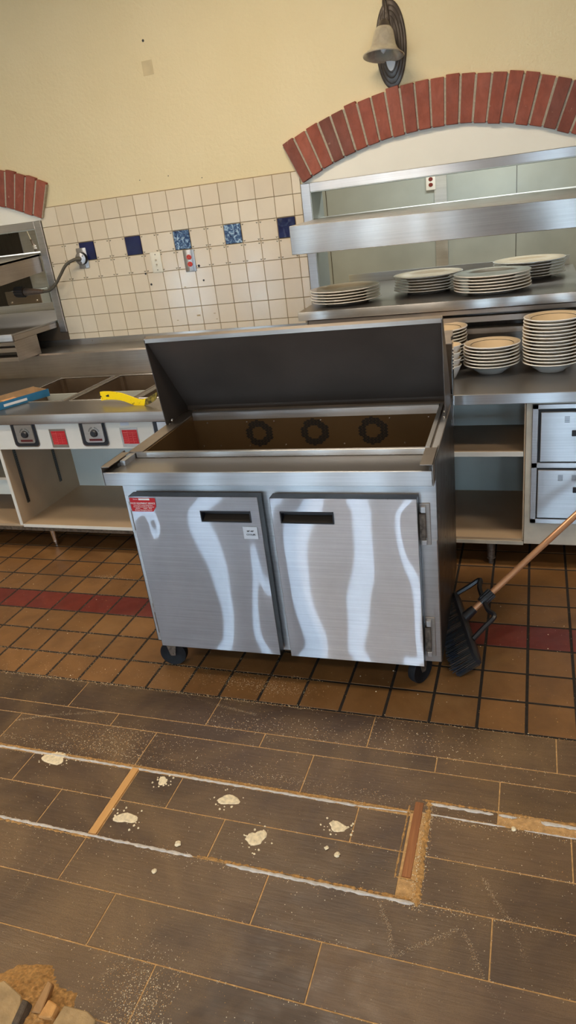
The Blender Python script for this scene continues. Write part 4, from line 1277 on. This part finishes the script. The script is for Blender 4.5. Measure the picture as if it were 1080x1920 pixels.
prof = [(.026, .122), (.036, .114), (.046, .098), (.052, .070), (.060, .040), (.070, .022), (.088, .006), (.100, -.002), (.098, -.006), (.085, .000), (.066, .017), (.055, .038), (.047, .070), (.041, .096), (.024, .116)]
SHM = Matrix.Translation(sh) @ Matrix.Rotation(math.radians(-9), 4, 'X') @ Matrix.Rotation(math.radians(3), 4, 'Y')
lathe(bm, prof, 44, M=SHM)
obj('lamp_shade', bm, MAT['glass_shade'], sc, smooth=True)
bm = NB(); lathe(bm, [(0, .035), (.012, .045), (.022, .075), (.024, .10), (0, .11)][::-1], 20, M=SHM @ Matrix.Translation((0, 0, -.03))); obj('bulb', bm, plain('clear_bulb', (.8, .8, .8, 1), .1), sc, smooth=True)
bm = NB(); lathe(bm, [(0, .150), (.014, .148), (.022, .140), (.030, .122), (.036, .113), (.0, .112)], 28, M=SHM); obj('shade_holder', bm, MAT['bronze'], sc, smooth=True)
s_ = SHM @ Vector((0, 0, .145))
bm = NB(); tube(bm, bez([(s_.x, s_.y, s_.z), (s_.x, s_.y+.001, s_.z+.05), (s_.x-.002, s_.y+.02, s_.z+.085), (s_.x, s_.y+.06, s_.z+.09), (0, -.05, .10), (0, -.024, .06)], 8), .006, 10); obj('arm', bm, MAT['bronze'], sc, smooth=True)

# kitchen electrical box and hook seen through the left opening
eb = thing('junction_box', 'grey hinged metal junction box on the kitchen wall, seen through the left opening', 'box', (-1.88, 1.97, 1.0))
obj('box_body', box(-.20, .20, -.14, 0, .03, .21, .004), MAT['steel_wall'], eb)
obj('box_lid', box(-.205, .205, -.146, -.14, .09, .215, .002), MAT['steel_warm'], eb)
bm = NB()
for k in range(5): bx(bm, -.17+k*.072, -.115+k*.072, -.15, -.14, .02, .045)
obj('hinge', bm, MAT['steel_wall'], eb)
bm = NB()
for xx in (-.15, .15): lathe(bm, [(0, .008), (.010, .006), (.012, 0)], 12, M=Matrix.Translation((xx, -.146, .11)) @ Matrix.Rotation(PI/2, 4, 'X'))
obj('screw', bm, MAT['bolt'], eb)
hk = thing('hanging_cord_grip', 'small brass fitting dangling from a chain inside the left opening', 'hook', (-1.0, 1.0, 1.54))
bm = NB(); tube(bm, [(-.02, 0, 1.06), (-.015, 0, .18), (0, 0, .12)], .004, 6); obj('chain', bm, MAT['bolt'], hk)
bm = NB(); tube(bm, [(0, 0, .12), (.01, 0, .08), (.03, 0, .06)], .008, 8); tube(bm, [(.02, 0, .06), (.022, 0, -.0)], [.012, .010], 10); obj('fitting', bm, MAT['rust'], hk)
bm = NB(); tube(bm, [(.02, 0, .075), (.021, 0, .045)], .0135, 10); obj('white_collar', bm, MAT['paper'], hk)

# ------------------------------------------------------------------ pry bar
pb = thing('pry_bar', 'yellow painted flat pry bar with a chipped claw end lying on the steam table edge', 'pry bar', (.86, -1.0, .8305))
top = [(.678, .892), (.695, .8935), (.712, .893), (.742, .892), (.774, .889), (.800, .885), (.828, .880), (.852, .873), (.876, .866), (.906, .856), (.937, .847), (.960, .845), (.983, .849)]
bot = [(.683, .848), (.705, .850), (.725, .851), (.757, .851), (.787, .849), (.815, .845), (.842, .839), (.864, .832), (.885, .825), (.907, .818), (.929, .813), (.950, .812), (.971, .814)]
bm = NB(); th = .006
def PB(x, z, o=0):
    t = (x-.68)/.37
    zz = (z-.8305)*(1.0)+max(0, .014-0*t)*t*1.4
    return Vector((x-.86, -.975+1.0-.065*t+(z-.83)*.25+o, zz))
A_ = [[bm.verts.new(PB(*p, o)) for p in L_] for L_ in (top, bot) for o in (0, th)]
n_ = len(top)
for k in range(n_-1):
    bm.faces.new((A_[0][k], A_[0][k+1], A_[2][k+1], A_[2][k])); bm.faces.new((A_[1][k], A_[3][k], A_[3][k+1], A_[1][k+1]))
    bm.faces.new((A_[0][k], A_[1][k], A_[1][k+1], A_[0][k+1])); bm.faces.new((A_[2][k], A_[2][k+1], A_[3][k+1], A_[3][k]))
for k in (0, n_-1): bm.faces.new((A_[0][k], A_[1][k], A_[3][k], A_[2][k]))
bmesh.ops.recalc_face_normals(bm, faces=bm.faces)
obj('bar', bm, MAT['yellow'], pb)
bm = NB()
cl_ = [((.983, .849), (.971, .814)), ((1.005, .856), (.990, .818)), ((1.030, .866), (1.012, .824)), ((1.052, .876), (1.038, .836)), ((1.058, .872), (1.05, .845))]
pr_ = None
for (a, b_) in cl_:
    rg = [bm.verts.new(PB(a[0], a[1], 0)), bm.verts.new(PB(b_[0], b_[1], 0)), bm.verts.new(PB(b_[0], b_[1], th)), bm.verts.new(PB(a[0], a[1], th))]
    if pr_:
        for k in range(4): bm.faces.new((pr_[k], pr_[(k+1) % 4], rg[(k+1) % 4], rg[k]))
    else: bm.faces.new(rg)
    pr_ = rg
bm.faces.new(pr_[::-1]); bmesh.ops.recalc_face_normals(bm, faces=bm.faces)
obj('claw', bm, MAT['yellowworn'], pb)
bm = NB()
for k, (a, b_, c_) in enumerate((((.722, .876), (.738, .878), (.742, .868)),)):
    f_ = [bm.verts.new(PB(*p, -.0006)) for p in ((.716, .872), (.738, .878), (.742, .866), (.725, .866))]
    bm.faces.new(f_)
f_ = [bm.verts.new(PB(*p, -.0006)) for p in ((.676, .874), (.687, .871), (.690, .867), (.677, .866))]
bm.faces.new(f_)
obj('nail_slot', bm, MAT['ink'], pb)

# blue carton
bc = thing('blue_carton', 'open blue carton with tan inside lying on the steam table at the left edge', 'carton', (.1, -.83, ZL+.001))
c_ = math.radians(65)
dx_, dy_ = math.cos(c_), math.sin(c_)
def BC(t, w, z):   # t along the long axis (to far right), w across to the left
    return (-.03+dx_*t-dy_*w+.04, -.12+dy_*t+dx_*w, z)
def boxq(bm, c8):
    v = [bm.verts.new(p) for p in c8]
    for f in ((0, 1, 2, 3), (4, 7, 6, 5), (0, 4, 5, 1), (1, 5, 6, 2), (2, 6, 7, 3), (3, 7, 4, 0)): bm.faces.new([v[k] for k in f])
    bmesh.ops.recalc_face_normals(bm, faces=bm.faces)
def slab(name, t0, t1, w0, w1, z0, z1, m, par=bc):
    bm = NB(); boxq(bm, [BC(t0, w0, z0), BC(t1, w0, z0), BC(t1, w1, z0), BC(t0, w1, z0), BC(t0, w0, z1), BC(t1, w0, z1), BC(t1, w1, z1), BC(t0, w1, z1)])
    return obj(name, bm, m, par)
T0, T1, WW, HH = -.18, .21, .17, .042
slab('base', T0, T1, 0, WW, 0, .002, MAT['carton'])
slab('side_wall', T0, T1, -.002, 0, 0, HH, MAT['blue']); slab('side_wall', T0, T1, WW, WW+.002, 0, HH, MAT['carton'])
slab('end_wall', T1, T1+.002, 0, WW, 0, HH-.004, MAT['carton']); slab('end_wall', T0-.002, T0, 0, WW, 0, HH, MAT['blue'])
slab('label_patch', -.07, .07, -.0028, -.002, .012, .026, MAT['paper'])
slab('torn_flap', -.06, .02, .0, .05, HH-.004, HH-.002, plain('torn_orange_board', srgb(214, 160, 110), .8, 0, .2, 50))

# ------------------------------------------------------------------ broom
br = thing('broom', 'black push broom with a copper coloured handle leaning between prep cooler and drawers', 'broom', (2.64, -1.70, 0))
O_ = Vector((2.64, -1.70, 0))
near = Vector((2.672, -1.90, .075)); sock = Vector((2.600, -1.665, .105)); far = sock+(sock-near)*.62
# block
bm = NB()
ax = (near-sock).normalized(); up_ = Vector((.80, .15, .58)).normalized(); up_ = (up_-ax*up_.dot(ax)).normalized(); sd = ax.cross(up_)
def bp(t, a, b_): return (far+(near-far)*t+sd*a+up_*b_)-O_
n_ = 16; rings = []
for k in range(n_+1):
    t = k/n_; w_ = .026*(1-max(0, abs(t-.5)*2-.82)**2*18); w_ = max(w_, .012)
    h_ = .008
    rings.append([bm.verts.new(bp(t, s*w_, q_*h_)) for s, q_ in ((-1, -1), (-1, .4), (-.6, 1), (.6, 1), (1, .4), (1, -1))])
for k in range(n_):
    for q_ in range(6): bm.faces.new((rings[k][q_], rings[k][(q_+1) % 6], rings[k+1][(q_+1) % 6], rings[k+1][q_]))
bm.faces.new(rings[0]); bm.faces.new(rings[-1][::-1]); bmesh.ops.recalc_face_normals(bm, faces=bm.faces)
obj('block', bm, MAT['blackplastic'], br, smooth=True)
bm = NB()
Lb = .098
for k in range(46):
    for q_ in range(8):
        t = .02+.96*k/45; a = (q_-3.5)*.0062
        base = bp(t, a, -.008)
        tip = bp(t, a*1.35, -.008-Lb*random.uniform(.93, 1.0))+Vector((random.uniform(-.004, .004), random.uniform(-.005, .005), 0))
        if (tip.z) < .003: tip.z = .003+random.uniform(0, .003)
        mid = base.lerp(tip, .55)
        mi_ = random.choice((0, 0, 2)); tube(bm, [base, mid], [.0017, .0015], 4, mi_, False); tube(bm, [mid, tip], [.0015, .0019], 4, mi_ if random.random() < .5 else 1, False)
o = obj('bristles', bm, [MAT['bristle'], MAT['bristletip'], plain('brown_bristles', srgb(74, 60, 50), .7, 0, .3, 100)], br); o['kind'] = 'stuff'
hs = Vector((3.0, -1.406, .44)); 
hdir = (hs-sock).normalized()
bm = NB(); tube(bm, [sock-O_+hdir*.02, sock-O_+hdir*1.38], .0125, 16); obj('handle', bm, MAT['copper'], br, smooth=True)
bm = NB(); tube(bm, [sock-O_-hdir*.012, sock-O_+hdir*.055], [.022, .0165], 16); obj('socket', bm, MAT['blackplastic'], br, smooth=True)
bm = NB(); tube(bm, [sock-O_+hdir*.090, sock-O_+hdir*.115, sock-O_+hdir*.150], [.019, .0215, .0185], 16)
for k in range(12):
    a = 2*PI*k/12
    u1 = hdir.cross(Vector((0, 0, 1))).normalized(); u2 = hdir.cross(u1)
    e = (u1*math.cos(a)+u2*math.sin(a))*.0195
    tube(bm, [sock-O_+hdir*.100+e, sock-O_+hdir*.148+e], .003, 5)
obj('collar', bm, MAT['blackplastic'], br)
colp = sock-O_+hdir*.105
for s in (1, -1):
    e = (near-sock)*(.52 if s > 0 else -.62)
    foot = (sock-O_)+e+up_*.008
    kn = colp+e*.82+up_*.004+Vector((.012, 0, .004))
    bm = NB(); tube(bm, bez([colp, colp+e*.5+up_*.002, kn, kn.lerp(foot, .5), foot], 5), .0098, 6); obj('brace_arm', bm, MAT['blackplastic'], br, smooth=True)

# ------------------------------------------------------------------ ceiling lamps and light
def ceiling_lamp(x, y, z, energy, color, label, sx=1.2, sy=.3):
    t = thing('ceiling_light', label, 'lamp', (x, y, z))
    obj('housing', box(-sx/2-.02, sx/2+.02, -sy/2-.02, sy/2+.02, -.03, 0, .004), MAT['paper'], t)
    ld = bpy.data.lights.new('lamp_glow', 'AREA'); ld.shape = 'RECTANGLE'; ld.size = sx; ld.size_y = sy; ld.energy = energy; ld.color = color
    lo = bpy.data.objects.new('lamp_glow', ld); C.objects.link(lo); lo.parent = t; lo.location = (0, 0, -.034)
WARM = (1.0, .86, .68)
ceiling_lamp(1.6, -1.6, ZC, 34, WARM, 'flat ceiling light above the prep cooler')
ceiling_lamp(-.8, -2.6, ZC, 30, WARM, 'flat ceiling light above the left part of the room')
ceiling_lamp(4.2, -2.6, ZC, 20, WARM, 'flat ceiling light above the right part of the room')
ceiling_lamp(1.6, -5.2, ZC, 28, WARM, 'flat ceiling light behind the camera')
ceiling_lamp(2.4, 1.1, 2.6, 26, (.94, 1, .98), 'unseen ceiling light added to brighten the kitchen behind the right opening')  # unseen lamp, added to light the kitchen seen over the plates
ceiling_lamp(-.9, 1.1, 2.6, 22, (1, .97, .9), 'unseen ceiling light added to brighten the kitchen behind the left opening')  # second unseen lamp, added to lift the dark left opening

w = bpy.data.worlds.new('world'); bpy.context.scene.world = w; w.use_nodes = True
bg = w.node_tree.nodes['Background']; bg.inputs[0].default_value = (.6, .7, .85, 1); bg.inputs[1].default_value = .6

sc_ = bpy.context.scene
sc_.view_settings.view_transform = 'Standard'; sc_.view_settings.look = 'None'
sc_.view_settings.gamma = 1; sc_.view_settings.use_curve_mapping = False
sc_.view_settings.exposure = 0.32
sc_.cycles.use_denoising = True
sc_.cycles.max_bounces = 7; sc_.cycles.diffuse_bounces = 4; sc_.cycles.glossy_bounces = 4
sc_.cycles.sample_clamp_indirect = 6.0
sc_.cycles.caustics_reflective = False; sc_.cycles.caustics_refractive = False
